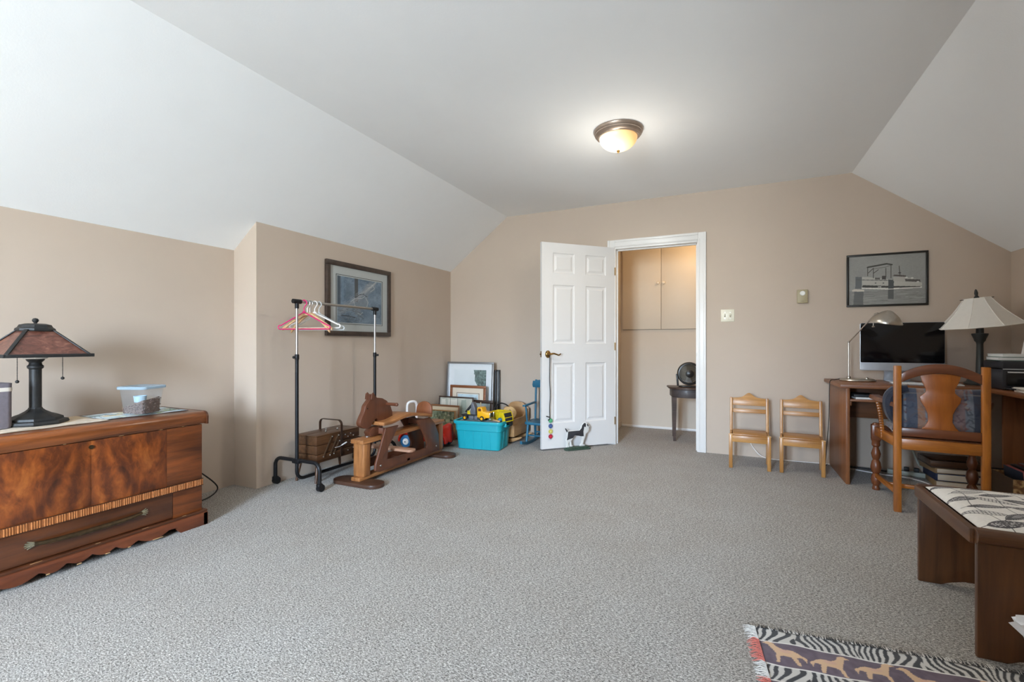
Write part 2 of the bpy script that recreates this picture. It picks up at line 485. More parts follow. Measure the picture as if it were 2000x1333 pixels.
# the open six panel door
door = bpy.data.objects.new('door_1', None); COL.objects.link(door); struct(door)
door.location = (-1.078, 4.835, 0); door.rotation_euler = (0, 0, math.atan2(-.715, -.699))
door['label'] = 'white six-panel door standing open into the room'
TX = [(.104, .342), (.468, .708)]
TZ = [(.263, .857), (1.048, 1.631), (1.747, 1.947)]
ZB, ZT, T1 = .014, 2.046, .828
b = B()
for (a, c) in ((0, TX[0][0]), (TX[0][1], TX[1][0]), (TX[1][1], T1)): b.bx(a, c, -.035, 0, ZB, ZT)
for (a, c) in TX:
    for (za, zb) in ((ZB, TZ[0][0]), (TZ[0][1], TZ[1][0]), (TZ[1][1], TZ[2][0]), (TZ[2][1], ZT)): b.bx(a, c, -.035, 0, za, zb)
b.build('door_slab', 'door_paint', door, smooth=0)
def door_panel(a, c, za, zb, face, name='panel'):
    rings = [(0, 0.), (.006, -.007), (.016, -.0105), (.022, -.0105), (.042, -.003), (.046, -.003)]
    vs = []; fs = []
    for (ins, dep) in rings:
        y = dep if face > 0 else -.035-dep
        vs += [(a+ins, y, za+ins), (c-ins, y, za+ins), (c-ins, y, zb-ins), (a+ins, y, zb-ins)]
    for i in range(len(rings)-1):
        for j in range(4): fs.append((i*4+j, i*4+(j+1) % 4, (i+1)*4+(j+1) % 4, (i+1)*4+j))
    k = (len(rings)-1)*4; fs.append((k, k+1, k+2, k+3))
    bb = B(); bb.add(vs, fs); bb.build(name, 'door_paint', door, smooth=20)
for (a, c) in TX:
    for (za, zb) in TZ:
        door_panel(a, c, za, zb, 1); door_panel(a, c, za, zb, -1)
for f in (1, -1):
    y0 = .001 if f > 0 else -.036
    Mx = Matrix.Rotation(R(-90 if f > 0 else 90), 4, 'X')
    h = B().lathe([(.0, .016), (.018, .014), (.026, .008), (.030, 0)][::-1], 24, (.762, y0, .945), Mx @ Matrix.Diagonal((1, 1.25, 1, 1)))
    h.cyl((.762, y0, .945), (.762, y0+f*.05, .945), .010)
    pts = spline([(.762, y0+f*.045, .945), (.725, y0+f*.05, .952), (.695, y0+f*.05, .944), (.668, y0+f*.05, .936), (.645, y0+f*.047, .950)], 5)
    h.tube(pts, [.0095-.004*i/len(pts) for i in range(len(pts))], 10)
    h.build('lever_handle', 'brass', door)
B().box((T1+.001, -.0175, .945), (.003, .022, .06), .001).cyl((T1, -.0175, .945), (T1+.012, -.0175, .945), .007, n=12).build('latch', 'brass', door)
for z in (.25, 1.02, 1.8):
    B().cyl((-.004, .002, z-.04), (-.004, .002, z+.04), .0055, n=12).build('hinge', 'brass', door)

# built-in cupboard on the hall wall
cu = thing('hall_cupboard', 'cream built-in cupboard with two flush doors above the hall floor', 'cupboard', (-.755, YH, 1.225))
b = B(); b.bx(-.47, .47, -.006, 0, 0, 1.1); b.build('frame_recess', plain('gap_shadow', srgb(96, 74, 54), .8), cu)
for s, (a, c) in ((-1, (-.467, -.002)), (1, (.002, .467))):
    d = B().bx(a, c, -.022, -.004, .003, 1.098, .002).build('cupboard_door', 'cupboard_paint', cu)
    B().lathe([(.007, 0), (.007, .012), (.017, .02), (.019, .028), (.014, .035), (0, .037)], 20, (s*.034, -.022, .572), Matrix.Rotation(R(90), 4, 'X')).build('knob', plain('knob_paint', srgb(238, 224, 200), .3) if 'knob_paint' not in MATS else MATS['knob_paint'], d)
for z in (.15, .95):
    B().bx(-.474, -.467, -.026, -.016, z, z+.05, .001).build('hinge', 'cupboard_paint', cu)

# ------------------------------------------------------------------ ceiling lights
def bowl_glass(strength, col_edge, col_mid):
    m, nt, p = base_mat('lit_bowl_%d' % int(strength*10)); setp(p, .35)
    p.inputs['Base Color'].default_value = srgb(206, 172, 112)
    tc = nt.nodes.new('ShaderNodeTexCoord')
    d = nt.nodes.new('ShaderNodeVectorMath'); d.operation = 'DISTANCE'; d.inputs[1].default_value = (-.045, -.02, -.075)
    nt.links.new(tc.outputs['Object'], d.inputs[0])
    mr = nt.nodes.new('ShaderNodeMapRange'); mr.inputs['From Min'].default_value = .02; mr.inputs['From Max'].default_value = .16
    nt.links.new(d.outputs['Value'], mr.inputs['Value'])
    c = ramp(nt, mr.outputs[0], [(0, col_mid), (.4, mul(col_mid, 1)), (1, col_edge)])
    st = nt.nodes.new('ShaderNodeMapRange'); st.inputs['To Min'].default_value = strength; st.inputs['To Max'].default_value = strength*.28
    nt.links.new(mr.outputs[0], st.inputs['Value'])
    nt.links.new(c, p.inputs['Emission Color']); nt.links.new(st.outputs[0], p.inputs['Emission Strength'])
    return m
GLOW = bowl_glass(1.25, (1., .56, .22, 1), (1., .93, .74, 1))
plain('fixture_bronze', srgb(176, 158, 144), .36, .75, var=.1)
def ceiling_light(loc, label, rz=0, watts=0):
    t = thing('ceiling_light', label, 'ceiling light', loc, rz)
    B().lathe([(.165, 0), (.168, -.006), (.164, -.018), (.158, -.024), (.158, -.03), (.15, -.04), (.138, -.046), (.136, -.052), (.128, -.052), (.128, -.01), (0, -.01)], 48, capt=False).build('pan', 'fixture_bronze', t)
    prof = [(.128*math.cos(R(a)), -.05-.088*math.sin(R(a))) for a in range(0, 91, 6)]
    B().lathe(prof, 48, capt=False).build('glass_bowl', GLOW, t, smooth=60)
    B().lathe([(.004, -.136), (.010, -.138), (.011, -.144), (.006, -.149), (.007, -.153), (0, -.158)], 20, capt=False).build('finial', 'brass', t)
    if watts:
        l = bpy.data.lights.new('ceiling_bulb_and_fill', 'AREA'); l.shape = 'DISK'; l.size = .24; l.energy = watts; l.color = (1., .93, .82)
        lo = bpy.data.objects.new('ceiling_bulb_and_fill', l); lo.location = (loc[0], loc[1], loc[2]-.165); COL.objects.link(lo)
        l = bpy.data.lights.new('ceiling_bulb_and_fill', 'POINT'); l.energy = watts*.5; l.color = (1., .93, .82); l.shadow_soft_size = .12  # added fill light floating below the fixture to lift the ceiling
        lo = bpy.data.objects.new('ceiling_bulb_and_fill', l); lo.location = (loc[0], loc[1], loc[2]-.46); COL.objects.link(lo)
    return t
ceiling_light((-.69, 3.21, ZF), 'round flush ceiling light with glowing amber glass bowl and bronze rim', 0, 7.0)
ceiling_light((-.28, 5.45, 2.42), 'flush ceiling light in the hall above the cupboard')
hl = bpy.data.lights.new('hall_bulb', 'POINT'); hl.energy = 3.8; hl.color = (1., .68, .36); hl.shadow_soft_size = .1
ho = bpy.data.objects.new('hall_bulb', hl); ho.location = (-.28, 5.45, 2.2); COL.objects.link(ho)

# switch and thermostat on the back wall
plain('almond_plastic', srgb(232, 226, 205), .35, var=.01)
sw = thing('light_switch', 'cream double light switch plate right of the doorway', 'light switch', (-.012, YB, 1.314))
B().bx(-.058, .058, -.006, 0, -.058, .058, .003).build('plate', 'almond_plastic', sw)
for x in (-.023, .023):
    B().bx(x-.006, x+.006, -.007, -.004, -.014, .014).build('slot', plain('switch_slot', srgb(150, 140, 115), .5) if 'switch_slot' not in MATS else MATS['switch_slot'], sw)
    B().box((x, -.011, .004), (.008, .016, .014), .002, (R(-25), 0, 0)).build('toggle', 'almond_plastic', sw)
    for z in (-.03, .03): B().cyl((x, -.0075, z), (x, -.005, z), .003, n=10).build('screw', 'steel', sw)
th = thing('thermostat', 'tan wall thermostat with round dial above the small chairs', 'thermostat', (.59, YB, 1.468))
B().bx(-.041, .041, -.03, 0, -.06, .06, .006).build('body', plain('thermostat_tan', srgb(176, 164, 132), .45), th)
B().lathe([(.021, 0), (.021, .006), (.016, .01), (0, .01)], 28, (0, -.03, .026), Matrix.Rotation(R(90), 4, 'X')).build('dial', plain('dial_white', srgb(240, 240, 235), .3), th)
B().bx(-.012, .012, -.032, -.029, -.045, -.042).build('marking', 'switch_slot', th)
# ------------------------------------------------------------------ left side: cedar chest and what stands on it
W = dict(
    walnut=((54, 24, 9), (132, 68, 26)), walnut2=((68, 32, 12), (146, 80, 34)), walnutd=((44, 20, 9), (96, 50, 22)),
    oak=((120, 72, 36), (184, 124, 72)), brown=((84, 46, 28), (108, 62, 40)), darkbrown=((60, 36, 24), (84, 54, 38)),
    honey=((150, 98, 42), (200, 148, 84)), desk=((112, 66, 34), (146, 92, 54)), chair=((120, 62, 18), (182, 106, 36)),
    chair_d=((86, 46, 24), (128, 72, 40)), bench=((58, 32, 16), (92, 56, 30)), sew=((54, 34, 20), (98, 64, 38)),
    table=((52, 38, 32), (86, 66, 56)), cradle=((168, 124, 78), (196, 154, 106)), dark=((40, 26, 18), (70, 46, 32)))
def wd(key, axis='Y', name=None, **kw):
    n = name or 'wood_%s_%s' % (key, axis)
    if n in MATS: return MATS[n]
    a, c = W[key]
    return wood(n, srgb(*a), srgb(*c), axis, **kw)
def walnut_figured(name, flip):
    """book-matched swirling veneer"""
    m, nt, p = base_mat(name); setp(p, .4, 0., .2, .15)
    v = coords(nt, (1, 1.6 if flip > 0 else -1.6, .8))
    n1 = noise(nt, v, 4.2, 6, .6, 3.5)
    n2 = noise(nt, v, 26, 5, .6, 1.0)
    wv = nt.nodes.new('ShaderNodeTexWave'); wv.wave_type = 'RINGS'; wv.rings_direction = 'X'
    wv.inputs['Scale'].default_value = 1.1; wv.inputs['Distortion'].default_value = 14; wv.inputs['Detail'].default_value = 3
    wv.inputs['Detail Scale'].default_value = 1.4
    mp = nt.nodes.new('ShaderNodeMapping'); mp.inputs['Location'].default_value = (0, .28, -.12); mp.inputs['Scale'].default_value = (1, 1.3, 1.)
    nt.links.new(v, mp.inputs[0]); nt.links.new(mp.outputs[0], wv.inputs[0])
    a = nt.nodes.new('ShaderNodeMath'); a.operation = 'MULTIPLY_ADD'; a.inputs[1].default_value = .58; nt.links.new(n1, a.inputs[0])
    c = nt.nodes.new('ShaderNodeMath'); c.operation = 'MULTIPLY_ADD'; c.inputs[1].default_value = .14; nt.links.new(wv.outputs[1], c.inputs[0])
    d = nt.nodes.new('ShaderNodeMath'); d.operation = 'MULTIPLY'; d.inputs[1].default_value = .28; nt.links.new(n2, d.inputs[0])
    nt.links.new(d.outputs[0], c.inputs[2]); nt.links.new(c.outputs[0], a.inputs[2])
    nt.links.new(ramp(nt, a.outputs[0], [(.28, srgb(52, 22, 8)), (.42, srgb(92, 42, 14)), (.54, srgb(126, 62, 20)), (.70, srgb(160, 90, 36))]), p.inputs['Base Color'])
    return m
walnut_figured('veneer_a', 1); walnut_figured('veneer_b', -1)
plain('black_metal', srgb(38, 38, 40), .42, .6, var=.1)
plain('dark_bronze', srgb(52, 52, 52), .5, .5, var=.2, vs=30)
plain('chip', srgb(196, 158, 110), .8)

ch = thing('cedar_chest', 'walnut cedar chest with carved handle and scalloped base by the alcove wall', 'chest', (-2.98, 1.165, 0))
# local: front face at x=+.225, back at x=-.215, half length .515
XF, XBK, HL = .222, -.215, .515
B().bx(XBK, XF-.012, -HL, HL, .07, .585, .004).build('carcass', wd('walnutd'), ch)
def lid():
    prof = [(XBK-.006, .587)] + [(XF+.004, .587)] + [(XF+.010, .600)] + arc(XF-.022, .624, .032, 0, 90, 8) + [(XBK+.0, .656), (XBK-.006, .65)]
    return B().prism(prof, -HL-.02, HL+.02, 'xz', .003)
l = lid().build('lid', wd('walnut2', 'Y', rough=.32, coat=.4), ch)
b = B()
endp = [(XBK-.008, .583), (XF+.014, .583)] + [(XF+.014, .600)] + arc(XF-.020, .6215, .035, 0, 90, 8) + [(XBK-.008, .6565)]
for (ya, yb_) in ((HL+.018, HL+.030), (-HL-.030, -HL-.018)): B().prism(endp, ya, yb_, 'xz', .002).build('lid_edge', wd('walnutd'), l)
# front veneers: two book-matched leaves and the plain outer panels
for (y0, y1, mt) in ((0, .33, 'veneer_a'), (-.33, 0, 'veneer_b')):
    B().bx(XF-.014, XF, y0+.0004, y1-.0004, .268, .583, .001).build('veneer_panel', mt, ch)
for (y0, y1) in ((.33, HL), (-HL, -.33)):
    B().bx(XF-.014, XF, y0+.0004, y1, .268, .583, .001).build('veneer_panel', wd('walnut', 'Y', grain=30), ch)
for (y0, y1) in ((.36, HL), (-HL, -.36)):
    B().bx(XF-.014, XF, y0+.0004, y1, .09, .236, .001).build('veneer_panel', wd('walnut', 'Y', grain=30), ch)
dr = B().bx(XF-.014, XF+.001, -.359, .359, .094, .234, .002).build('drawer_front', wood('wood_drawer', srgb(54, 26, 12), srgb(104, 56, 26), 'Y', 22, .34, .35), ch)
# reeded band
b = B().bx(XF-.012, XF+.004, -HL-.004, HL+.004, .234, .269, .001)
n = 120
for i in range(n):
    y = -HL+(i+.5)*2*HL/n
    if i % 5 == 4: b.box((XF+.004, y, .2515), (.003, .0022, .034), 0)
    else: b.cyl((XF+.0045, y, .235), (XF+.0045, y, .268), .0034, n=6)
b.build('reeded_band', plain('band_wood', srgb(168, 104, 56), .45, var=.15, vs=60), ch)
B().bx(XF-.002, XF+.007, -HL-.005, HL+.005, .2315, .2345, .001).bx(XF-.002, XF+.007, -HL-.005, HL+.005, .2685, .2715, .001).build('band_bead', wd('walnutd'), ch)
# handle with fanned ends
b = B()
pts = spline([(XF+.012, -.205, .172), (XF+.024, -.14, .168), (XF+.028, 0, .166), (XF+.024, .14, .168), (XF+.012, .205, .172)], 6)
b.tube(pts, [.008+.004*math.sin(PI*i/(len(pts)-1)) for i in range(len(pts))], 8)
b.build('handle', plain('antique_bronze', srgb(92, 76, 56), .32, .85, var=.25, vs=40), dr)
plain('worn_silver', srgb(178, 174, 152), .25, .9, var=.15, vs=60)
for s in (-1, 1):
    b = B()
    for k in range(5):
        a = R(-40+20*k)
        b.cyl((XF+.008, s*.195, .171), (XF+.006, s*(.195+.042*math.cos(a)), .171+.026*math.sin(a)), .0065, .0025, 8)
    tag(b.build('handle_fan', 'worn_silver', dr), kind=None)
B().cyl((XF-.002, 0, .553), (XF+.004, 0, .553), .010, n=20).build('lock', 'antique_bronze', ch)
# scalloped plinth
prof = [(HL+.026, 0), (.396, 0), (.385, .012), (.372, .034), (.335, .036)]
def scal(a, c, lo, hi, n=8): return [(a+(c-a)*i/n, hi-(hi-lo)*math.sin(PI*i/n)) for i in range(1, n+1)]
prof += scal(.335, .19, .012, .036) + scal(.19, .095, .018, .040) + scal(.095, 0, .024, .044)
half = prof
full = half + [(-a, z) for a, z in half[::-1][1:]]
b = B().prism([(HL+.026, .072)] + full + [(-HL-.026, .072)], XF-.012, XF+.012, 'yz', .002)
for s in (-1, 1):
    sp = [(XBK, 0), (XBK+.07, 0), (XBK+.09, .03), (XF-.1, .03), (XF-.08, 0), (XF+.012, 0), (XF+.012, .072), (XBK, .072)]
    b.prism(sp, s*(HL+.004), s*(HL+.026), 'xz')
b.bx(XBK, XF+.010, -HL-.022, HL+.022, .070, .076, .002)
b.build('plinth', wood('wood_plinth', srgb(70, 30, 14), srgb(128, 66, 34), 'Y', 30, .4, .3), ch)
B().bx(XBK, XF+.016, -HL-.024, HL+.024, .076, .090, .005).build('plinth_moulding', wd('walnutd'), ch)
b = B()
for (y, z, w) in ((-.05, .020, .018), (.06, .024, .02), (.15, .019, .012), (.28, .014, .05), (-.16, .02, .014)):
    b.box((XF+.0125, y, z), (.002, w, .004), .0008)
for (y, z, w) in ((.02, .0895, .02), (.22, .0895, .03), (.41, .0895, .02), (-.2, .0895, .04), (.12, .586, .02), (.3, .586, .014), (.41, .586, .012), (-.1, .586, .01)):
    b.box((XF+.0155 if z < .2 else XF+.004, y, z), (.0015, w, .0015), .0005)
tag(b.build('worn_edge', 'chip', ch), kind='stuff')

# cloths lying along the lid
a = Art(220, 90, (196, 170, 132)).grain(30, 12, 16).grain(9, 5, 20)
for i in range(26):
    x = RNG.rand()*220; y = RNG.rand()*90; L = 10+RNG.rand()*30
    a.line([(x, y), (x+L, y-6+RNG.rand()*8)], 1.2, (120, 92, 64), .6)
for i in range(12):
    x = 120+RNG.rand()*100; y = RNG.rand()*90
    a.line([(x, y), (x+26, y-5)], 3, (226, 214, 190), .7)
a.rect(0, 0, 220, 2, (110, 84, 60)); a.rect(0, 87, 220, 90, (120, 96, 70))
attr_mat('woven_cloth', .9, bmp=.3, sheen=.2)
c1 = sheet('table_runner', .60, .33, a, 'woven_cloth', None, 'xy', (-3.0, .975, .6575), (0, 0, R(91)), .6, lambda U, V: .002+.0025*np.sin(U*21+V*5)*np.sin(V*9)**2, .002)
tag(c1, 'tan woven runner with brown streaks under the dark lamp', 'cloth')
a = Art(170, 110, (176, 190, 190)).grain(12, 8, 22)
PAL = [(70, 96, 104), (148, 190, 196), (196, 204, 168), (216, 216, 206), (84, 110, 96), (176, 196, 90), (212, 176, 96), (116, 160, 178)]
for i in range(60):
    x = RNG.rand()*170; y = RNG.rand()*110; w = 8+RNG.rand()*22; h = 4+RNG.rand()*12
    a.poly([(x, y), (x+w, y-3), (x+w+2, y+h), (x+3, y+h+2)], PAL[i % 8], .85)
for i in range(16):
    x = RNG.rand()*170; a.line([(x, RNG.rand()*110), (x+14, RNG.rand()*110)], 1.3, (52, 66, 70), .6)
a.rect(0, 0, 170, 3, (70, 60, 56)); a.rect(0, 0, 3, 110, (70, 74, 74)); a.rect(0, 107, 170, 110, (80, 74, 70)); a.rect(166, 0, 170, 110, (84, 78, 74))
c2 = sheet('place_mat', .40, .27, a, 'woven_cloth', None, 'xy', (-3.01, 1.475, .6575), (0, 0, R(88)), .6, lambda U, V: .0015+.0012*np.sin(U*9)*np.sin(V*7), .002)
tag(c2, 'blue and green patterned mat under the pet food tub', 'mat')

# mica lamp
lm = thing('table_lamp', 'dark bronze table lamp with square brown mica shade on the chest', 'lamp', (-3.035, 1.065, .6615))
def octring(prof): return B().lathe(prof, 8, ang0=R(22.5))
octring([(.118, 0), (.120, .006), (.116, .016), (.100, .020), (.098, .030), (.086, .036), (.070, .044), (.055, .050), (.036, .062), (.026, .072), (.024, .078), (0, .078)]).build('base', 'dark_bronze', lm, smooth=20)
B().lathe([(.0225, .076), (.0225, .262), (.029, .268), (.030, .278), (.024, .284), (.022, .294), (.030, .302), (.034, .31), (.0, .31)], 28).build('column', 'dark_bronze', lm)
B().lathe([(.0, .306), (.04, .312), (.052, .326), (.05, .336), (0, .336)], 24).build('socket_cup', plain('socket_white', srgb(224, 220, 214), .35), lm)
ZS0, ZS1, A0, A1 = .325, .452, .163, .048
def mica():
    m, nt, p = base_mat('mica'); setp(p, .42, 0., .2, .2)
    v = coords(nt, (1, 1, 2.2))
    n = noise(nt, v, 16, 6, .65, 1.6)
    nt.links.new(ramp(nt, n, [(.32, srgb(74, 44, 36)), (.5, srgb(104, 62, 50)), (.62, srgb(126, 82, 66)), (.75, srgb(150, 108, 88))]), p.inputs['Base Color'])
mica()
sh = bpy.data.objects.new('lamp_shade', None); COL.objects.link(sh); sh.parent = lm
for k in range(4):
    q = Matrix.Rotation(k*PI/2, 4, 'Z')
    s0, s1 = A0-.012, A1-.002
    B().add([(s0, -s0+.004, ZS0+.004), (s0, s0-.004, ZS0+.004), (s1, s1, ZS1), (s1, -s1, ZS1), (s0-.004, -s0+.004, ZS0+.004), (s0-.004, s0-.004, ZS0+.004), (s1-.004, s1, ZS1), (s1-.004, -s1, ZS1)],
            [(0, 1, 2, 3), (7, 6, 5, 4), (0, 4, 5, 1), (1, 5, 6, 2), (2, 6, 7, 3), (3, 7, 4, 0)], q).build('mica_panel', 'mica', sh, smooth=0)
b = B()
for k in range(4):
    q = Matrix.Rotation(k*PI/2, 3, 'Z')
    b.bar(q @ Vector((A0-.006, A0-.006, ZS0)), q @ Vector((A1, A1, ZS1)), .016, .006, .002)
    b.bar(q @ Vector((A0-.004, -A0, ZS0+.004)), q @ Vector((A0-.004, A0, ZS0+.004)), .006, .016, .002)
    b.bar(q @ Vector((A1+.002, -A1-.004, ZS1-.004)), q @ Vector((A1+.002, A1+.004, ZS1-.004)), .006, .010, .002)
b.build('shade_frame', 'dark_bronze', sh)
B().lathe([(.072, ZS1-.004), (.070, ZS1+.006), (.062, ZS1+.012), (.056, ZS1+.024), (.036, ZS1+.030), (0, ZS1+.030)], 8, ang0=R(22.5)).build('shade_cap', 'dark_bronze', sh, smooth=20)
B().lathe([(.006, ZS1+.028), (.006, ZS1+.034), (.011, ZS1+.04), (.0125, ZS1+.047), (.009, ZS1+.054), (0, ZS1+.057)], 16).build('finial', 'dark_bronze', sh)
for (x, y, z0_) in ((.035, -.075, .208), (.035, .088, .214)):
    b = B()
    for i in range(16): b.sphere((x, y, z0_+.008+i*(ZS0-z0_)/16), .0022, 6)
    b.cyl((x, y, z0_), (x, y, ZS0), .0009, n=6)
    c = b.build('pull_chain', 'dark_bronze', lm)
    B().sphere((x, y, z0_), .0075, 14).build('pull_ball', 'dark_bronze', c)

# pet food tub
pf = thing('pet_food_tub', 'clear plastic tub of brown kibble with a blue lid', 'food container', (-2.925, 1.46, .6625), R(20))
def clear(name, tint, rough=.06):
    m, nt, p = base_mat(name)
    out = [n for n in nt.nodes if n.type == 'OUTPUT_MATERIAL'][0]
    t = nt.nodes.new('ShaderNodeBsdfTransparent'); t.inputs[0].default_value = tint; x = nt.nodes.new('ShaderNodeMixShader')
    setp(p, rough); p.inputs['Base Color'].default_value = (.85, .88, .9, 1)
    x.inputs[0].default_value = .05
    nt.links.new(t.outputs[0], x.inputs[1]); nt.links.new(p.outputs[0], x.inputs[2]); nt.links.new(x.outputs[0], out.inputs[0])
    return m
clear('clear_plastic', (.96, .97, .98, 1))
clear('lid_plastic', (.78, .87, .94, 1)); [n for n in MATS['lid_plastic'].node_tree.nodes if n.type == 'MIX_SHADER'][0].inputs[0].default_value = .62
[n for n in MATS['lid_plastic'].node_tree.nodes if n.type == 'BSDF_PRINCIPLED'][0].inputs['Base Color'].default_value = srgb(178, 200, 214)
def rr(w, d, r, n=5):
    o = []
    for (cx, cy, a0) in ((w/2-r, d/2-r, 0), (-w/2+r, d/2-r, 90), (-w/2+r, -d/2+r, 180), (w/2-r, -d/2+r, 270)): o += arc(cx, cy, r, a0, a0+90, n)
    return o
def loft(rings, cap0=True, cap1=False):
    """rings: list of (polygon, z)"""
    b = B(); vs = []; fs = []; n = len(rings[0][0])
    for poly, z in rings: vs += [(x, y, z) for x, y in poly]
    for i in range(len(rings)-1):
        for j in range(n): fs.append((i*n+j, i*n+(j+1) % n, (i+1)*n+(j+1) % n, (i+1)*n+j))
    if cap0: fs.append(tuple(range(n))[::-1])
    if cap1: fs.append(tuple((len(rings)-1)*n+j for j in range(n)))
    return b.add(vs, fs)
loft([(rr(.118, .118, .02), 0), (rr(.122, .122, .022), .004), (rr(.15, .15, .024), .140), (rr(.146, .146, .024), .140), (rr(.118, .118, .022), .006)], True, True).build('tub', 'clear_plastic', pf)
ld = loft([(rr(.160, .160, .026), .138), (rr(.166, .166, .028), .139), (rr(.168, .168, .028), .150), (rr(.160, .160, .026), .154), (rr(.140, .140, .022), .152)], True, True).build('lid', 'lid_plastic', pf)
kb = B(); rnd = random.Random(3)
for i in range(900):
    x = rnd.uniform(-.063, .063); y = rnd.uniform(-.063, .063)
    edge = max(abs(x), abs(y)) > .046
    hmax = .062+.022*(x/.06)+.006*math.sin(y*50)
    z = rnd.uniform(.008, hmax) if edge else hmax-rnd.uniform(0, .012)
    lim = .0535+.014*(z/.14)
    x = max(-lim, min(lim, x)); y = max(-lim, min(lim, y))
    r = rnd.uniform(.0042, .0056)
    M = Matrix.Translation((x, y, z)) @ Euler((rnd.random()*3, rnd.random()*3, 0)).to_matrix().to_4x4()
    vs = [(r, 0, 0), (-r, 0, 0), (0, r, 0), (0, -r, 0), (0, 0, r*.7), (0, 0, -r*.7)]
    kb.add(vs, [(0, 2, 4), (2, 1, 4), (1, 3, 4), (3, 0, 4), (2, 0, 5), (1, 2, 5), (3, 1, 5), (0, 3, 5)], M)
kb.prism([(-.0535, .007), (.0535, .007), (.0590, .080), (-.0560, .038)], -.0535, .0535, 'xz')
tag(kb.build('kibble', plain('kibble', srgb(112, 88, 76), .8, var=.3, vs=90), pf), kind='stuff')
B().lathe([(.018, .062), (.026, .064), (.03, .098), (.0275, .098), (.024, .068), (0, .068)], 24, (-.01, 0, 0)).build('scoop', plain('scoop_blue', srgb(182, 210, 224), .4), pf)

# fabric storage box cut by the frame edge
sb = thing('storage_box', 'grey fabric box with a white band at the left end of the chest', 'box', (-3.03, .905, .6615), R(4))
rb = loft([(rr(.13, .11, .02), 0), (rr(.136, .116, .022), .01), (rr(.136, .116, .022), .165), (rr(.138, .118, .022), .205)], True, True).build('body', plain('box_fabric', srgb(122, 116, 124), .9, var=.08, vs=60, bmp=.2), sb)
loft([(rr(.139, .119, .022), .168), (rr(.1395, .1195, .022), .172), (rr(.1395, .1195, .022), .184), (rr(.139, .119, .022), .186)], False, False).build('band', plain('box_band', srgb(224, 216, 206), .6), sb)

# lamp cord coming round the end of the chest
cd = B().tube(spline([(-3.27, 1.75, .32), (-3.24, 1.86, .26), (-3.21, 1.965, .165), (-3.2, 2.045, .075), (-3.19, 2.04, .035), (-3.17, 1.97, .012), (-3.15, 1.86, .008), (-3.1, 1.74, .008)], 8), .0045, 8).build('electric_cable', plain('black_rubber', srgb(30, 26, 24), .5))
tag(cd, 'black lamp cord looping to the floor beside the chest', 'cord')
# ------------------------------------------------------------------ garment rack and hangers
RX, RY0, RY1, RZ = -2.845, 2.405, 3.226, 1.355
rk = thing('garment_rack', 'black and chrome rolling garment rack in front of the left wall', 'garment rack', (RX, RY0, 0))
RL = RY1-RY0
for y in (0, RL):
    B().cyl((0, y, .19), (0, y, .965), .0125, n=16).build('lower_post', 'black_metal', rk)
    B().cyl((0, y, .96), (0, y, RZ-.03), .0095, n=16).build('upper_post', 'chrome', rk)
    c = B().lathe([(.0135, .93), (.0155, .935), (.0155, .965), (.0135, .97)], 20, (0, y, 0)).build('collar', 'black_metal', rk)
    s = -1 if y == 0 else 1
    B().cyl((s*.012, y, .948), (s*.03, y, .948), .006, n=12).sphere((s*.033, y, .948), .0105, 12, (.8, 1, 1)).build('clamp_knob', 'black_metal', c)
    s = -1 if y == 0 else 1
    B().cyl((0, y-.034, RZ), (0, y+.034, RZ), .0165, n=18).cyl((0, y, RZ), (0, y, RZ-.052), .014, n=18).build('elbow', 'black_metal', rk)
    arch = [(-.225, y, .052), (-.225, y, .12)] + [(-.165-.06*math.cos(R(a)), y, .145+.055*math.sin(R(a))) for a in range(0, 91, 15)] + [(.165+.06*math.sin(R(a)), y, .145+.055*math.cos(R(a))) for a in range(0, 91, 15)] + [(.225, y, .12), (.225, y, .052)]
    f = B().tube(arch, .0135, 12).box((0, y, .195), (.07, .034, .034), .006).build('foot_arch', 'black_metal', rk)
    for x in (-.225, .225):
        B().cyl((x-.016, y+.008, .026), (x+.016, y+.008, .026), .026, n=20).box((x, y, .045), (.036, .04, .03), .01).build('caster', 'black_metal', f)
B().tube([(0, 0, .19), (0, 0, .12)] + [(0, .06-.06*math.cos(R(a)), .12-.06*math.sin(R(a))) for a in range(0, 91, 15)] + [(0, RL-.06+.06*math.sin(R(a)), .12-.06*math.cos(R(a))) for a in range(0, 91, 15)] + [(0, RL, .19)], .0125, 12).build('base_rail', 'black_metal', rk)
B().cyl((0, .03, RZ), (0, RL-.03, RZ), .0105, n=16).build('hanging_rail', 'steel', rk)

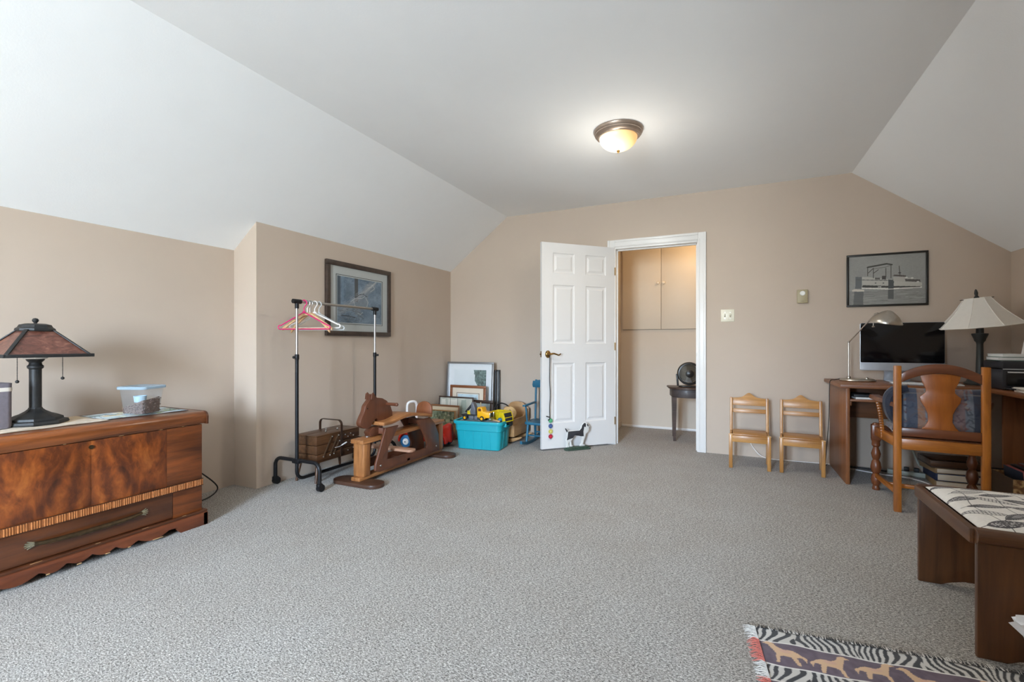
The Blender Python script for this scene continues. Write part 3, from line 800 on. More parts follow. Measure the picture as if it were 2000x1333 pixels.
plain('pink_plastic', srgb(214, 22, 110), .35, var=.05)
plain('white_plastic', srgb(236, 232, 228), .35, var=.02)
clear('clear_hanger', (.93, .95, .95, 1)); [n for n in MATS['clear_hanger'].node_tree.nodes if n.type == 'MIX_SHADER'][0].inputs[0].default_value = .38
plain('pale_wood', srgb(206, 168, 124), .5, var=.12, vs=40)
def hanger(label, y, rz, mat, w=.40, r=.0042, drop=.095, hook='chrome', bar=True, flat=False, rise=0.):
    t = thing('coat_hanger', label, 'coat hanger', (RX, y, RZ+.0105), rz, 'coat hangers on the garment rack')
    hk = [(.0, 0, -.085), (.0, 0, -.055)] + [(.022*math.cos(R(a)), 0, -.018+.022*math.sin(R(a))+.0) for a in range(-60, 200, 20)]
    B().tube(hk, .003 if hook == 'chrome' else .0042, 8).build('hook', hook, t)
    z0, z1 = -.085, -.085-drop
    if flat:
        sp = spline([(-w/2, z1-.012), (-w/4, z0-.045), (0, z0), (w/4, z0-.045), (w/2, z1-.012)], 8)
        lo = [(x, z-.022) for x, z in sp]
        B().prism(sp+lo[::-1], -.007, .007, 'xz', .003).build('shoulder_bar', mat, t)
        if bar: B().cyl((-w/2+.02, 0, z1-.02), (w/2-.02, 0, z1-.02), .005, n=10).build('trouser_bar', mat, t)
    else:
        pts = [(0, 0, z0), (-w/2+.02, 0, z1+.018)] + [(-w/2+.012+.014*math.cos(R(a)), 0, z1+.004+.014*math.sin(R(a))) for a in range(110, 271, 32)] + [(w/2-.012+.014*math.cos(R(a)), 0, z1+.004+.014*math.sin(R(a))) for a in range(-90, 71, 32)] + [(w/2-.02, 0, z1+.018)]
        B().tube(pts, r, 8, closed=True).build('frame', mat, t)
        B().sphere((0, 0, z0), r*2.2, 10, (1.4, 1, 1)).build('neck', mat, t)
    return t
hanger('bright pink plastic coat hanger, frontmost on the rack rail', RY0+.062, R(19), 'pink_plastic', .40, .0042, .115, 'pink_plastic')
hanger('pale wooden coat hanger with trouser bar behind the pink one', RY0+.092, R(16), 'pale_wood', .40, drop=.10, flat=True)
hanger('second pale wooden hanger, hanging lowest among the hangers', RY0+.118, R(6), 'pale_wood', .36, drop=.118, flat=True, bar=False)
hanger('white plastic coat hanger with a curved white hook', RY0+.160, R(14), 'white_plastic', .42, .0055, .105, 'white_plastic')
hanger('clear plastic coat hanger furthest along the rack rail', RY0+.20, R(12), 'clear_hanger', .43, .005, .118, 'clear_hanger')

# ------------------------------------------------------------------ sewing box
sx = thing('sewing_box', 'dark wooden accordion sewing box on splayed legs under the rack', 'sewing box', (-2.90, 2.755, 0), R(1))
SWm = wd('sew', 'Y', grain=50, rough=.4)
w2, l2 = .108, .225
B().bx(-w2, w2, -l2, l2, .150, .212, .003).build('lower_box', SWm, sx)
for s in (-1, 1):
    for z in (.2155, .2825):
        B().bx(s*.001, s*w2, -l2, l2, z, z+.0635, .003).build('tray', SWm, sx)
    lidp = B().bx(s*.001, s*(w2+.002), -l2-.003, l2+.003, .347, .355, .002).build('lid', wd('sew', 'Y'), sx)
    for y in (-.06, .06) if s > 0 else (0.,): B().sphere((s*.03, y, .362), .008, 10).build('lid_knob', 'steel', lidp)
for x in (-w2, w2):
    s = 1 if x > 0 else -1
    for y0 in (-.165, -.10):
        for (ya, za, yb, zb) in ((y0, .185, y0+.09, .335),):
            B().bar((x+s*.004, ya, za), (x+s*.004, yb, zb), .012, .003, up=(1, 0, 0)).build('link_arm', plain('link_metal', srgb(120, 96, 74), .4, .6) if 'link_metal' not in MATS else MATS['link_metal'], sx)
    B().bar((x+s*.004, -.06, .19), (x+s*.004, 0.0, .285), .012, .003, up=(1, 0, 0)).build('link_arm', 'link_metal', sx)
    b = B()
    for (y, z) in ((-.075, .328), (-.01, .328), (-.165, .19), (-.1, .19), (-.06, .193), (0, .282), (.06, .32), (.12, .32), (.06, .245), (.12, .245), (.15, .3), (.09, .30), (.15, .2), (.09, .19)):
        b.sphere((x+s*.006, y, z), .0052, 8)
    tag(b.build('rivets', 'steel', sx), kind='stuff')
for (x, y) in ((-w2+.02, -l2+.03), (w2-.02, -l2+.03), (-w2+.02, l2-.03), (w2-.02, l2-.03)):
    sxn, syn = (1 if x > 0 else -1), (1 if y > 0 else -1)
    B().tube([(x, y, .152), (x+sxn*.012, y+syn*.03, 0)], [.015, .009], 12).build('leg', SWm, sx)
hp = [(-w2-.006, .02, .20), (-w2-.006, .02, .40)] + [(-w2+.029-.035*math.cos(R(a)), .02, .405+.035*math.sin(R(a))) for a in range(0, 91, 15)] + [(w2-.029+.035*math.sin(R(a)), .02, .405+.035*math.cos(R(a))) for a in range(0, 91, 15)] + [(w2+.006, .02, .40), (w2+.006, .02, .16)]
b = B()
for p, q in zip(hp[:-1], hp[1:]): b.bar(p, q, .018, .006, up=(0, 1, 0)) if False else b.bar(p, q, .006, .020, up=(0, 1, 0))
b.build('carry_handle', wd('dark', 'Z'), sx)
tp = B().tube(spline([(w2+.006, -.05, .238), (w2+.007, -.01, .236), (w2+.009, .03, .246), (w2+.009, .07, .256)], 5), [.0018]*9+[.006]*7, 8).build('white_ribbon', 'white_plastic', sx)

# ------------------------------------------------------------------ rocking horse on a stationary glider base
HX = -2.505
hr = thing('rocking_horse', 'brown painted wooden rocking horse on an oak glider stand', 'rocking horse', (HX, 3.19, 0))
def L(poly): return [(y-3.19, z) for y, z in poly]
BR = wd('brown', 'Z', rough=.42, coat=.2, grain=20); OK = wd('oak', 'Y', rough=.45, grain=60); OKZ = wd('oak', 'Z', rough=.45, grain=60)
for (yc) in (2.665, 3.655):
    y = yc-3.19
    B().prism([(px, y+py) for px, py in rr(.44, .155, .077, 8)], 0, .028, 'xy', .004).build('floor_pad', wd('darkbrown', 'X', rough=.5), hr)
B().bx(-.042, .042, 2.63-3.19, 3.72-3.19, .028, .055, .004).build('base_beam', OK, hr)
for yc in (2.70, 3.685):
    B().bx(-.052, .052, yc-.035-3.19, yc+.035-3.19, .055, .300, .006).build('upright', OKZ, hr)
B().bx(-.062, .062, 2.645-3.19, 3.73-3.19, .300, .332, .006).build('top_rail', OK, hr)
B().tube([(0, 2.76-3.19, .335), (0, 2.76-3.19, .342)], .02, 12).build('rail_bolt', 'steel', hr)
side = [(2.861, .393), (3.012, .391), (2.948, .304), (2.890, .237), (2.876, .145), (3.400, .130), (3.405, .167), (3.355, .266), (3.288, .355), (3.256, .393), (3.454, .390), (3.523, .331), (3.582, .221), (3.597, .07), (2.788, .07), (2.742, .09), (2.747, .138)]
hd = [(2.666, .434), (2.66, .459), (2.676, .491), (2.705, .535), (2.718, .575), (2.74, .597), (2.762, .616), (2.758, .651), (2.778, .661), (2.797, .649), (2.816, .655), (2.842, .628), (2.906, .617), (2.961, .59), (3.006, .54), (3.026, .493), (3.028, .425), (2.868, .425), (2.858, .452), (2.842, .464), (2.806, .455), (2.785, .426), (2.765, .408), (2.73, .401), (2.691, .413)]
hd2 = [hd[0]] + [(float(a), float(c)) for a, c in spline(hd[:7], 3)][1:] + hd[7:]
for s in (-1, 1):
    B().prism(L(side), s*.075, s*.095, 'yz', .004).build('side_panel', BR, hr)
    for (y, z) in ((2.80, .115), (3.54, .12)):
        B().sphere((s*.096, y-3.19, z), .008, 12, (.5, 1, 1)).build('bolt_cap', 'steel', hr)
h = B().prism(L(hd2), -.022, .022, 'yz', .006).build('head', BR, hr)
B().cyl((-.12, 2.955-3.19, .565), (.12, 2.955-3.19, .565), .013, n=16).sphere((.12, 2.955-3.19, .565), .015, 12).sphere((-.12, 2.955-3.19, .565), .015, 12).build('hand_peg', wd('brown', 'X'), h)
B().prism(L([(2.748, .372), (2.79, .405), (2.90, .405), (2.90, .336), (2.77, .336)]), -.03, .03, 'yz', .004).build('chest_block', BR, hr)
for s in (-1, 1):
    B().prism(L([(2.765, .62), (2.772, .662), (2.79, .672), (2.805, .655), (2.80, .62)]), s*.022, s*.034, 'yz', .003).build('ear', BR, h)
    B().sphere((s*.022, 2.735-3.19, .555), .006, 10, (.4, 1, 1)).build('eye', plain('eye_black', srgb(25, 18, 15), .2) if 'eye_black' not in MATS else MATS['eye_black'], h)
seat_top = spline([(2.815, .444), (2.87, .442), (2.94, .446), (3.03, .462), (3.15, .470), (3.30, .452), (3.455, .420)], 6)
seat_bot = [(a, c-.026) for a, c in seat_top]
B().prism(L(seat_top+seat_bot[::-1]), -.115, .115, 'yz', .006).build('seat', OK, hr)
bk = [(3.50+.02, .39)] + []
bkp = arc(0, .458, .082, 0, 180, 14, .072) + [(-.086, .40), (.086, .40)]
B().prism(bkp, -.011, .011, 'xz', .004, Matrix.Translation((0, 3.43-3.19, 0)) @ Matrix.Rotation(R(-8), 4, 'X')).build('back_board', wood('wood_seatback', srgb(120, 66, 34), srgb(150, 88, 50), 'Z', 20, .4, .2), hr)
b = B(); b.prism([(x, y) for x, y in rr(.46, .085, .03)], .185, .205, 'xy', .004, Matrix.Translation((0, 3.03-3.19, 0)))
b.build('foot_rest', wood('wood_footrest', srgb(150, 108, 84), srgb(188, 146, 120), 'X', 40, .5, .1), hr)
for y in (2.86, 3.36):
    B().bx(-.075, .075, y-.012-3.19, y+.012-3.19, .345, .392, .003).build('cross_brace', BR, hr)
    B().cyl((-.07, y-3.19, .318), (-.07, y-3.19, .36), .004, n=8).cyl((.07, y-3.19, .318), (.07, y-3.19, .36), .004, n=8).build('hanger_rod', 'black_metal', hr)
B().bx(-.095, .095, 3.12-3.19, 3.16-3.19, .076, .1, .003).build('cross_brace', BR, hr)

# ------------------------------------------------------------------ red ride-on toy behind the horse
plain('toy_red', srgb(206, 44, 28), .35, var=.04); plain('toy_blue', srgb(36, 104, 150), .4, var=.05)
rd = thing('ride_on_toy', 'red plastic ride-on toy with blue wheels behind the rocking horse', 'toy', (-2.80, 3.955, 0), R(10))
rings = []
for i in range(15):
    t = i/14; x = -.235+.50*t
    hw = .108*math.sin(PI*min(max(t*.9+.06, 0), 1))**.35; top = .195-.03*math.sin(t*PI)+(.07*max(0, (t-.6)/.4) if t < .93 else .04)
    bot = .055
    cz = (top+bot)/2; hz = (top-bot)/2
    rings.append([(x, hw*math.copysign(abs(math.cos(a))**.6, math.cos(a)), cz+hz*math.copysign(abs(math.sin(a))**.6, math.sin(a))) for a in [2*PI*k/20 for k in range(20)]])
vs = [v for r_ in rings for v in r_]; fs = []
for i in range(14):
    for j in range(20): fs.append((i*20+j, i*20+(j+1) % 20, (i+1)*20+(j+1) % 20, (i+1)*20+j))
fs.append(tuple(range(20))[::-1]); fs.append(tuple(14*20+j for j in range(20)))
B().add(vs, fs).build('body', 'toy_red', rd, smooth=70)
for (x, y) in ((-.17, -.125), (-.17, .125), (.17, -.125), (.17, .125)):
    s = 1 if y > 0 else -1
    wv = B().lathe([(.0, -.018), (.05, -.018), (.062, -.012), (.065, 0), (.062, .012), (.05, .018), (0, .018)], 32, (x, y, .065), Matrix.Rotation(R(90), 4, 'X')).build('wheel', 'toy_blue', rd)
    B().lathe([(.033, 0), (.031, .006), (.01, .008), (.009, .014), (0, .015)], 24, (x, y+s*.017, .065), Matrix.Rotation(R(-90*s), 4, 'X')).build('hub', 'white_plastic', wv)
    B().cyl((x, y+s*.018, .065), (x, y+s*.034, .065), .006, n=10).build('axle', 'eye_black', wv)
for (x, s) in ((-.17, -1), (-.17, 1), (.17, -1), (.17, 1)):
    B().prism(arc(x, .075, .088, -10, 190, 14) + arc(x, .075, .070, 190, -10, 14), s*.07, s*.142, 'xz', .004).build('fender', 'toy_red', rd)
hdl = spline([(-.20, -.045, .17), (-.205, -.045, .36), (-.20, -.04, .43), (-.17, -.02, .452), (-.14, .02, .44), (-.14, .045, .36), (-.15, .045, .17)], 8)
B().tube(hdl, .013, 10).build('push_handle', 'white_plastic', rd)

# ------------------------------------------------------------------ turquoise tote and toys in it
plain('tote_plastic', srgb(22, 164, 178), .42, var=.03, vs=6)
tt = thing('storage_tote', 'turquoise plastic storage tote heaped with toys', 'tote', (-2.262, 4.165, 0), R(6.5))
TW, TD = .50, .345
body = loft([(rr(.42, .27, .035), 0), (rr(.445, .295, .04), .006), (rr(.475, .322, .045), .185), (rr(.487, .334, .045), .19), (rr(.492, .338, .045), .262), (rr(.484, .330, .045), .262), (rr(.43, .28, .04), .010)], True, True)
body.build('tub', 'tote_plastic', tt)
loft([(rr(.490, .336, .045), .250), (rr(.522, .368, .05), .254), (rr(.530, .376, .05), .272), (rr(.526, .372, .05), .284), (rr(.484, .330, .045), .284), (rr(.484, .330, .045), .252)], False, False).build('rim', 'tote_plastic', tt)
for s in (-1, 1):
    for x in (-.135, -.045, .045, .135):
        sl = (.322-.295)/2/.18
        B().bar((x, s*(.1485), .015), (x, s*(.1612), .18), .006, .005, .002, up=(0, 1, 0)).build('rib', 'tote_plastic', tt)
    for y in (-.05, .05):
        B().bar((s*.224, y, .015), (s*.238, y, .18), .006, .005, .002, up=(1, 0, 0)).build('rib', 'tote_plastic', tt)
    B().bx(s*.246, s*.272, -.075, .075, .225, .235, .003).bx(s*.246, s*.274, -.078, -.070, .225, .262, .003).bx(s*.246, s*.274, .070, .078, .225, .262, .003).build('grip', 'tote_plastic', tt)
# blanket heaped in the tote, carrying the trucks
bk2 = B(); nx_, ny_ = 28, 20; vs = []; fs = []
def heap(u, v):
    f = 1/(1+math.exp((v-.10)*9)); g_ = 1/(1+math.exp((v+.15)*9))
    return .200+.079*f+.004*math.sin(u*9+v*4)*math.sin(v*11)
for j in range(ny_+1):
    for i in range(nx_+1):
        u, v = i/nx_*2-1, j/ny_*2-1
        vs.append((u*.212, v*.132, heap(u, v)))
for j in range(ny_):
    for i in range(nx_): k = j*(nx_+1)+i; fs.append((k, k+1, k+nx_+2, k+nx_+1))
rim_ = [i for i in range(nx_+1)] + [j*(nx_+1)+nx_ for j in range(1, ny_+1)] + [ny_*(nx_+1)+i for i in range(nx_-1, -1, -1)] + [j*(nx_+1) for j in range(ny_-1, 0, -1)]
base_ = len(vs); vs += [(vs[i][0]*.93, vs[i][1]*.93, .013) for i in rim_]; m_ = len(rim_)
for k in range(m_): fs.append((rim_[k], base_+k, base_+(k+1) % m_, rim_[(k+1) % m_]))
fs.append(tuple(base_+k for k in range(m_)))
o = bk2.add(vs, fs).build('blanket', plain('blanket_grey', srgb(92, 100, 96), .95, var=.15, vs=40, sheen=.3), None, (-2.262, 4.165, 0), (0, 0, R(6.5)), smooth=60)
tag(o, 'grey blanket stuffed in the tote beneath the toy trucks', 'blanket')
plain('toy_yellow', srgb(236, 172, 14), .35, var=.03); plain('toy_black', srgb(34, 34, 36), .5, var=.1); plain('toy_grey', srgb(96, 98, 104), .45)
plain('toy_lemon', srgb(214, 188, 22), .38, var=.04); plain('tyre', srgb(28, 28, 28), .75)
def wheel(b1, b2, x, y, z, r, w):
    b1.lathe([(0, -w/2), (r*.8, -w/2), (r, -w*.35), (r, w*.35), (r*.8, w/2), (0, w/2)], 22, (x, y, z), Matrix.Rotation(R(90), 4, 'X'))
    b2.lathe([(0, -w/2-.002), (r*.5, -w/2-.002), (r*.5, w/2+.002), (0, w/2+.002)], 18, (x, y, z), Matrix.Rotation(R(90), 4, 'X'))
ck = thing('toy_crane_truck', 'yellow and black toy crane truck on top of the turquoise tote', 'toy truck', (-2.275, 4.065, .2845), R(1))
for i, (x, y) in enumerate(((-.115, -.045), (-.115, .045), (.075, -.045), (.075, .045))):
    b1, b2 = B(), B(); wheel(b1, b2, x, y, .026, .026, .022)
    q = b1.build('wheel', 'tyre', ck); b2.build('hub', 'toy_yellow', q)
B().bx(-.155, .12, -.032, .032, .028, .046, .004).bx(-.16, .02, -.045, .045, .046, .058, .004).build('chassis', 'toy_black', ck)
B().bx(-.075, -.02, -.048, .048, .012, .046, .003).bx(-.015, .022, -.048, .048, .012, .046, .003).build('side_tank', 'toy_grey', ck)
cab = [(.02, .035), (.155, .035), (.155, .078), (.148, .088), (.085, .096), (.07, .135), (.026, .135), (.02, .128)]
cb = B().prism(cab, -.046, .046, 'xz', .005).build('cab', 'toy_yellow', ck)
for s in (-1, 1):
    B().bx(.032, .064, s*.0445, s*.0475, .098, .124, .002).build('side_window', plain('toy_window', srgb(120, 66, 30), .2) if 'toy_window' not in MATS else MATS['toy_window'], cb)
    B().prism(arc(.075, .026, .033, 0, 180, 10)+[(.042, .026)], s*.03, s*.05, 'xz').build('mudguard', 'toy_yellow', cb)
B().bx(.153, .160, -.034, .034, .040, .082, .003).build('grille', 'toy_black', cb)
b = B(); b.bx(.1585, .1625, -.046, -.036, .036, .086, .002); b.build('grille_edge', 'chrome', cb)
b = B(); b.bx(.1585, .1625, .036, .046, .036, .086, .002); b.build('grille_edge', 'chrome', cb)
B().bx(.148, .168, -.05, .05, .016, .032, .004).build('bumper', 'chrome', ck)
B().cyl((.016, .04, .05), (.016, .04, .175), .0055, n=10).build('exhaust_stack', plain('toy_tan', srgb(170, 150, 116), .4), ck)
B().prism([(-.075, .058), (-.005, .058), (-.012, .12), (-.035, .178), (-.055, .178), (-.06, .12)], -.03, .03, 'xz', .004).build('crane_tower', 'toy_grey', ck)
B().bar((-.045, 0, .17), (-.13, 0, .075), .026, .018, .003).build('crane_boom', 'toy_black', ck)
B().bx(-.10, -.06, -.03, .03, .058, .078, .003).box((-.085, -.02, .085), (.03, .02, .016), .003).build('winch', 'toy_lemon', ck)
dk = thing('toy_dump_truck', 'lemon yellow toy dump truck lying at the back of the tote', 'toy truck', (-2.105, 4.235, .205), R(-22), rot=(R(4), R(-4), R(-26)))
for (x, y) in ((-.09, -.06), (-.09, .06), (.085, -.06), (.085, .06)):
    b1, b2 = B(), B(); wheel(b1, b2, x, y, .036, .036, .03)
    q = b1.build('wheel', 'tyre', dk); b2.build('hub', 'toy_grey', q)
B().bx(-.13, .13, -.04, .04, .04, .06, .004).build('chassis', 'toy_black', dk)
bed = loft([(rr(.16, .12, .006), .07), (rr(.20, .15, .006), .16), (rr(.19, .14, .006), .16), (rr(.15, .11, .006), .076)], True, True)
bd = bed.build('dump_bed', 'toy_lemon', dk)
for s in (-1, 1):
    for x in (-.06, 0, .06):
        B().bar((x, s*.0605, .075), (x*1.1, s*.0755, .155), .007, .005, .001, up=(0, 1, 0)).build('rib', 'toy_lemon', bd)
B().prism([(.09, .06), (.15, .06), (.152, .10), (.135, .155), (.105, .16), (.09, .16)], -.06, .06, 'xz', .005).build('cab', 'toy_lemon', dk)
B().bx(.144, .154, -.045, .045, .07, .10, .002).build('grille', 'toy_black', dk)
B().prism([(.1495, .105), (.1515, .107), (.1395, .148), (.1375, .146)], -.045, .045, 'xz').build('windscreen', 'toy_black', dk)
st = B().box((0, 0, .007), (.10, .018, .013), .003).build('wooden_stick', 'pale_wood', None, (-2.068, 4.072, .286), (0, R(3), R(-22)))
tag(st, 'short wooden stick poking out of the tote beside the truck', 'stick')
bl = B().sphere((0, 0, 0), .024, 18).build('toy_ball', 'toy_blue', None, (-2.052, 4.122, .292)); tag(bl, 'small blue ball in the right front corner of the tote', 'ball')

# ------------------------------------------------------------------ doll cradle and the wooden disc on it
CR = wd('cradle', 'Y', rough=.45)
cr = thing('doll_cradle', 'light wooden doll cradle with arched headboard behind the tote', 'cradle', (-2.155, 4.58, 0))
B().bx(-.125, .125, -.19, .17, .075, .09, .003).build('floor_board', CR, cr)
for s in (-1, 1):
    pr = [(-.20, .082), (.19, .082), (.19, .335), (.13, .335), (.10, .30), (.05, .262), (-.20, .262)]
    B().prism(pr, s*.122, s*.138, 'yz', .003, Matrix.Identity(4)).build('side_board', CR, cr)
B().prism([(-.138, .08), (.138, .08), (.142, .335), (.10, .36)] + arc(0, .362, .095, 0, 180, 12, .04) + [(-.10, .36), (-.142, .335)], .176, .192, 'xz', .003).build('headboard', wd('cradle', 'X'), cr)
B().prism([(-.125, .08), (.125, .08), (.13, .24), (-.13, .24)], -.205, -.19, 'xz', .003).build('footboard', wd('cradle', 'X'), cr)
for y in (-.14, .14):
    ro = [(x, .005+.06*(x/.2)**2) for x in np.linspace(-.2, .2, 13)]
    up_ = [(x, min(.076, .05+.03*(x/.2)**2)) for x in np.linspace(.2, -.2, 13)]
    B().prism(ro+up_, y-.012, y+.012, 'xz', .003).build('rocker', wd('cradle', 'X'), cr)
dsc = thing('wooden_disc', 'round turned wooden disc with a dark oval resting on the cradle', 'toy', (-2.10, 4.44, .315), rot=(R(58), R(8), R(28)))
B().lathe([(.06, -.02), (.074, -.014), (.076, .0), (.072, .014), (.058, .024), (.03, .027), (0, .027)], 36).build('disc', wood('wood_disc', srgb(190, 150, 98), srgb(222, 188, 136), 'X', 30, .35, .3), dsc)
B().lathe([(.012, .0265), (.012, .0285), (0, .0285)], 18, (.0, .012, 0), Matrix.Diagonal((1, 1.5, 1, 1))).build('oval_mark', plain('mark_dark', srgb(96, 74, 50), .5), dsc)
hs = B().tube(spline([(-2.30, 4.50, .255), (-2.295, 4.50, .36), (-2.24, 4.50, .405), (-2.16, 4.47, .402), (-2.11, 4.46, .375)], 6), .007, 10).build('black_hose', 'toy_black')
tag(hs, 'black hose arching over the cradle beside the wooden disc', 'hose')

# ------------------------------------------------------------------ blue child's rocking chair behind the door
plain('blue_paint', srgb(36, 102, 130), .35, var=.08, vs=8)
rc = thing('rocking_chair', 'small blue painted rocking chair half hidden behind the door', 'rocking chair', (-1.785, 4.56, 0))
BP = 'blue_paint'
B().prism([(a, c) for a, c in rr(.285, .30, .05)], .212, .238, 'xy', .006).build('seat', BP, rc)
for s in (-1, 1):
    x = s*.115
    ro = [(y, .02+.55*(y+.02)**2-.0) for y in np.linspace(-.27, .26, 15)]
    ro = [(y, max(.0, z-.02)) for y, z in ro]
    up_ = [(y, z+.03) for y, z in ro[::-1]]
    B().prism(ro+up_, x-.012, x+.012, 'yz', .003).build('rocker', BP, rc)
    B().tube([(x, -.13, .03), (x*.95, -.10, .215)], [.012, .014], 12).build('leg', BP, rc)
    B().tube([(x, .12, .03), (x*.95, .09, .215)], [.012, .014], 12).build('leg', BP, rc)
    B().tube([(x, .115, .235), (x*1.02, .145, .66)], .011, 12).build('back_post', BP, rc)
    B().tube([(x*1.1, -.085, .235), (x*1.18, -.10, .40)], .009, 10).build('arm_post', BP, rc)
    B().bar((x*1.18, -.155, .405), (x*1.06, .13, .415), .035, .018, .007).build('armrest', BP, rc)
B().bar((-.115, -.115, .10), (.115, -.115, .10), .014, .014, .005).build('stretcher', BP, rc)
B().bar((-.115, .105, .10), (.115, .105, .10), .014, .014, .005).build('stretcher', BP, rc)
B().prism([(-.15, .575), (.15, .575), (.158, .60), (.15, .645)] + arc(0, .645, .13, 0, 180, 10, .015) + [(-.15, .645), (-.158, .60)], .128, .146, 'xz', .004).build('crest_rail', BP, rc)
for x in (-.06, -.02, .02, .06):
    B().tube([(x, .11, .236), (x, .137, .58)], .006, 8).build('spindle', BP, rc)

# ------------------------------------------------------------------ dog doorstop and the charm string on the door
DM = Matrix.Translation((-1.078, 4.835, 0)) @ Matrix.Rotation(math.atan2(-.715, -.699), 4, 'Z')
dgp = DM @ Vector((.47, .062, 0))
dg = thing('dog_doorstop', 'cast iron black and white spaniel doorstop against the open door', 'doorstop', tuple(dgp), math.atan2(-.715, -.699))
dog = [(.576, .189), (.55, .191), (.451, .189), (.432, .207), (.423, .24), (.401, .26), (.375, .262), (.351, .24), (.336, .213), (.344, .197), (.348, .172), (.38, .149), (.384, .124), (.404, .074), (.411, .05), (.387, .041), (.392, .032), (.444, .032), (.444, .04), (.425, .059), (.42, .118), (.456, .133), (.503, .14), (.522, .116), (.543, .091), (.536, .051), (.524, .040), (.529, .034), (.556, .034), (.555, .085), (.573, .07), (.563, .036), (.566, .03), (.597, .03), (.590, .071), (.599, .097), (.585, .129), (.583, .175)]
tail = [(.578, .19), (.599, .217), (.606, .214), (.586, .176)]
plain('dog_white', srgb(226, 226, 222), .45, var=.04, vs=60); plain('dog_black', srgb(52, 52, 56), .45, var=.25, vs=70); plain('dog_green', srgb(56, 76, 62), .55, var=.3, vs=40)
def dl(p): return [(x-.47, z) for x, z in p]
dgb = B().prism(dl(dog), -.010, .010, 'xz', .003).build('dog_body', 'dog_white', dg)
saddle = [(.578, .186), (.451, .1875), (.43, .208), (.421, .238), (.400, .258), (.386, .258), (.378, .243), (.382, .216), (.398, .224), (.408, .175), (.404, .128), (.432, .129), (.456, .136), (.505, .143), (.524, .118), (.55, .112), (.592, .101), (.584, .13)]
for s in (-1, 1): B().prism(dl(saddle), s*.009, s*.0122, 'xz', .0012).build('black_saddle', 'dog_black', dgb)
for s in (-1, 1): B().prism(dl([(.362, .252), (.354, .238), (.350, .222), (.360, .224), (.368, .24)]), s*.009, s*.0122, 'xz', .001).build('black_cheek', 'dog_black', dgb)
for s in (-1, 1): B().sphere((.343-.47, s*.006, .209), .007, 10, (1, .8, .8)).build('nose', 'dog_black', dgb) if s > 0 else None
B().prism(dl(tail), -.004, .004, 'xz', .001).build('tail', 'dog_black', dgb)
B().prism([(x, y) for x, y in rr(.29, .085, .042, 8)], 0, .016, 'xy', .005).prism([(x, y) for x, y in rr(.25, .06, .03, 8)], .014, .031, 'xy', .006).build('grass_base', 'dog_green', dg)
cp = DM @ Vector((.752, .03, 0))
cs = thing('charm_string', 'black cord with four coloured discs hanging from the door handle', 'charm', tuple(cp), math.atan2(-.715, -.699))
B().tube(spline([(0.006, 0.004, .945), (.004, .0, .85), (.006, .0, .7), (.0, .0, .55), (.004, -.004, .42), (-.002, -.012, .33)], 6), .0042, 8).build('cord', 'toy_black', cs)
B().tube(spline([(.035, -.015, .338), (.015, -.012, .332), (-.002, -.012, .325), (.002, -.012, .31), (.018, -.012, .298)], 5), .005, 8).build('knot', 'toy_black', cs)
for i, (z, c) in enumerate(((.293, (84, 164, 116)), (.240, (66, 88, 136)), (.187, (206, 198, 96)), (.138, (170, 34, 56)))):
    x = -.012
    mname = 'charm_%d' % i; plain(mname, srgb(*c), .3, coat=.5, var=.1, vs=60)
    q = B().lathe([(.021, -.002), (.0225, 0), (.021, .003), (0, .004)], 24, (x, -.016, z), Matrix.Rotation(R(-90), 4, 'X')).build('charm_disc', mname, cs)
    b = B()
    if i == 1: b.bx(x-.010, x-.007, -.0125, -.011, z-.01, z+.01).bx(x+.007, x+.010, -.0125, -.011, z-.01, z+.01).bx(x-.007, x+.007, -.0125, -.011, z-.0015, z+.0015)
    elif i == 3: b.bx(x-.014, x+.014, -.0125, -.011, z-.0015, z+.0015).bx(x-.0015, x+.0015, -.0125, -.011, z-.014, z+.014).bx(x-.009, x-.006, -.0125, -.011, z-.009, z+.009).bx(x+.006, x+.009, -.0125, -.011, z-.009, z+.009)
    elif i == 0: b.tube([(x+.009*math.cos(R(a)), -.012, z+.009*math.sin(R(a))) for a in range(-60, 200, 20)], .0014, 6)
    else: b.bx(x-.0015, x+.0015, -.0125, -.011, z-.012, z+.012).bx(x-.006, x+.006, -.0125, -.011, z-.0015, z+.0015)
    b.build('charm_mark', plain('charm_mark_%d' % i, mul(srgb(*c), 2.2) if i != 2 else srgb(240, 236, 200), .4), q)
    B().cyl((x, -.016, z-.0225), (x, -.016, z-.032), .0012, n=6).build('link', 'steel', q)
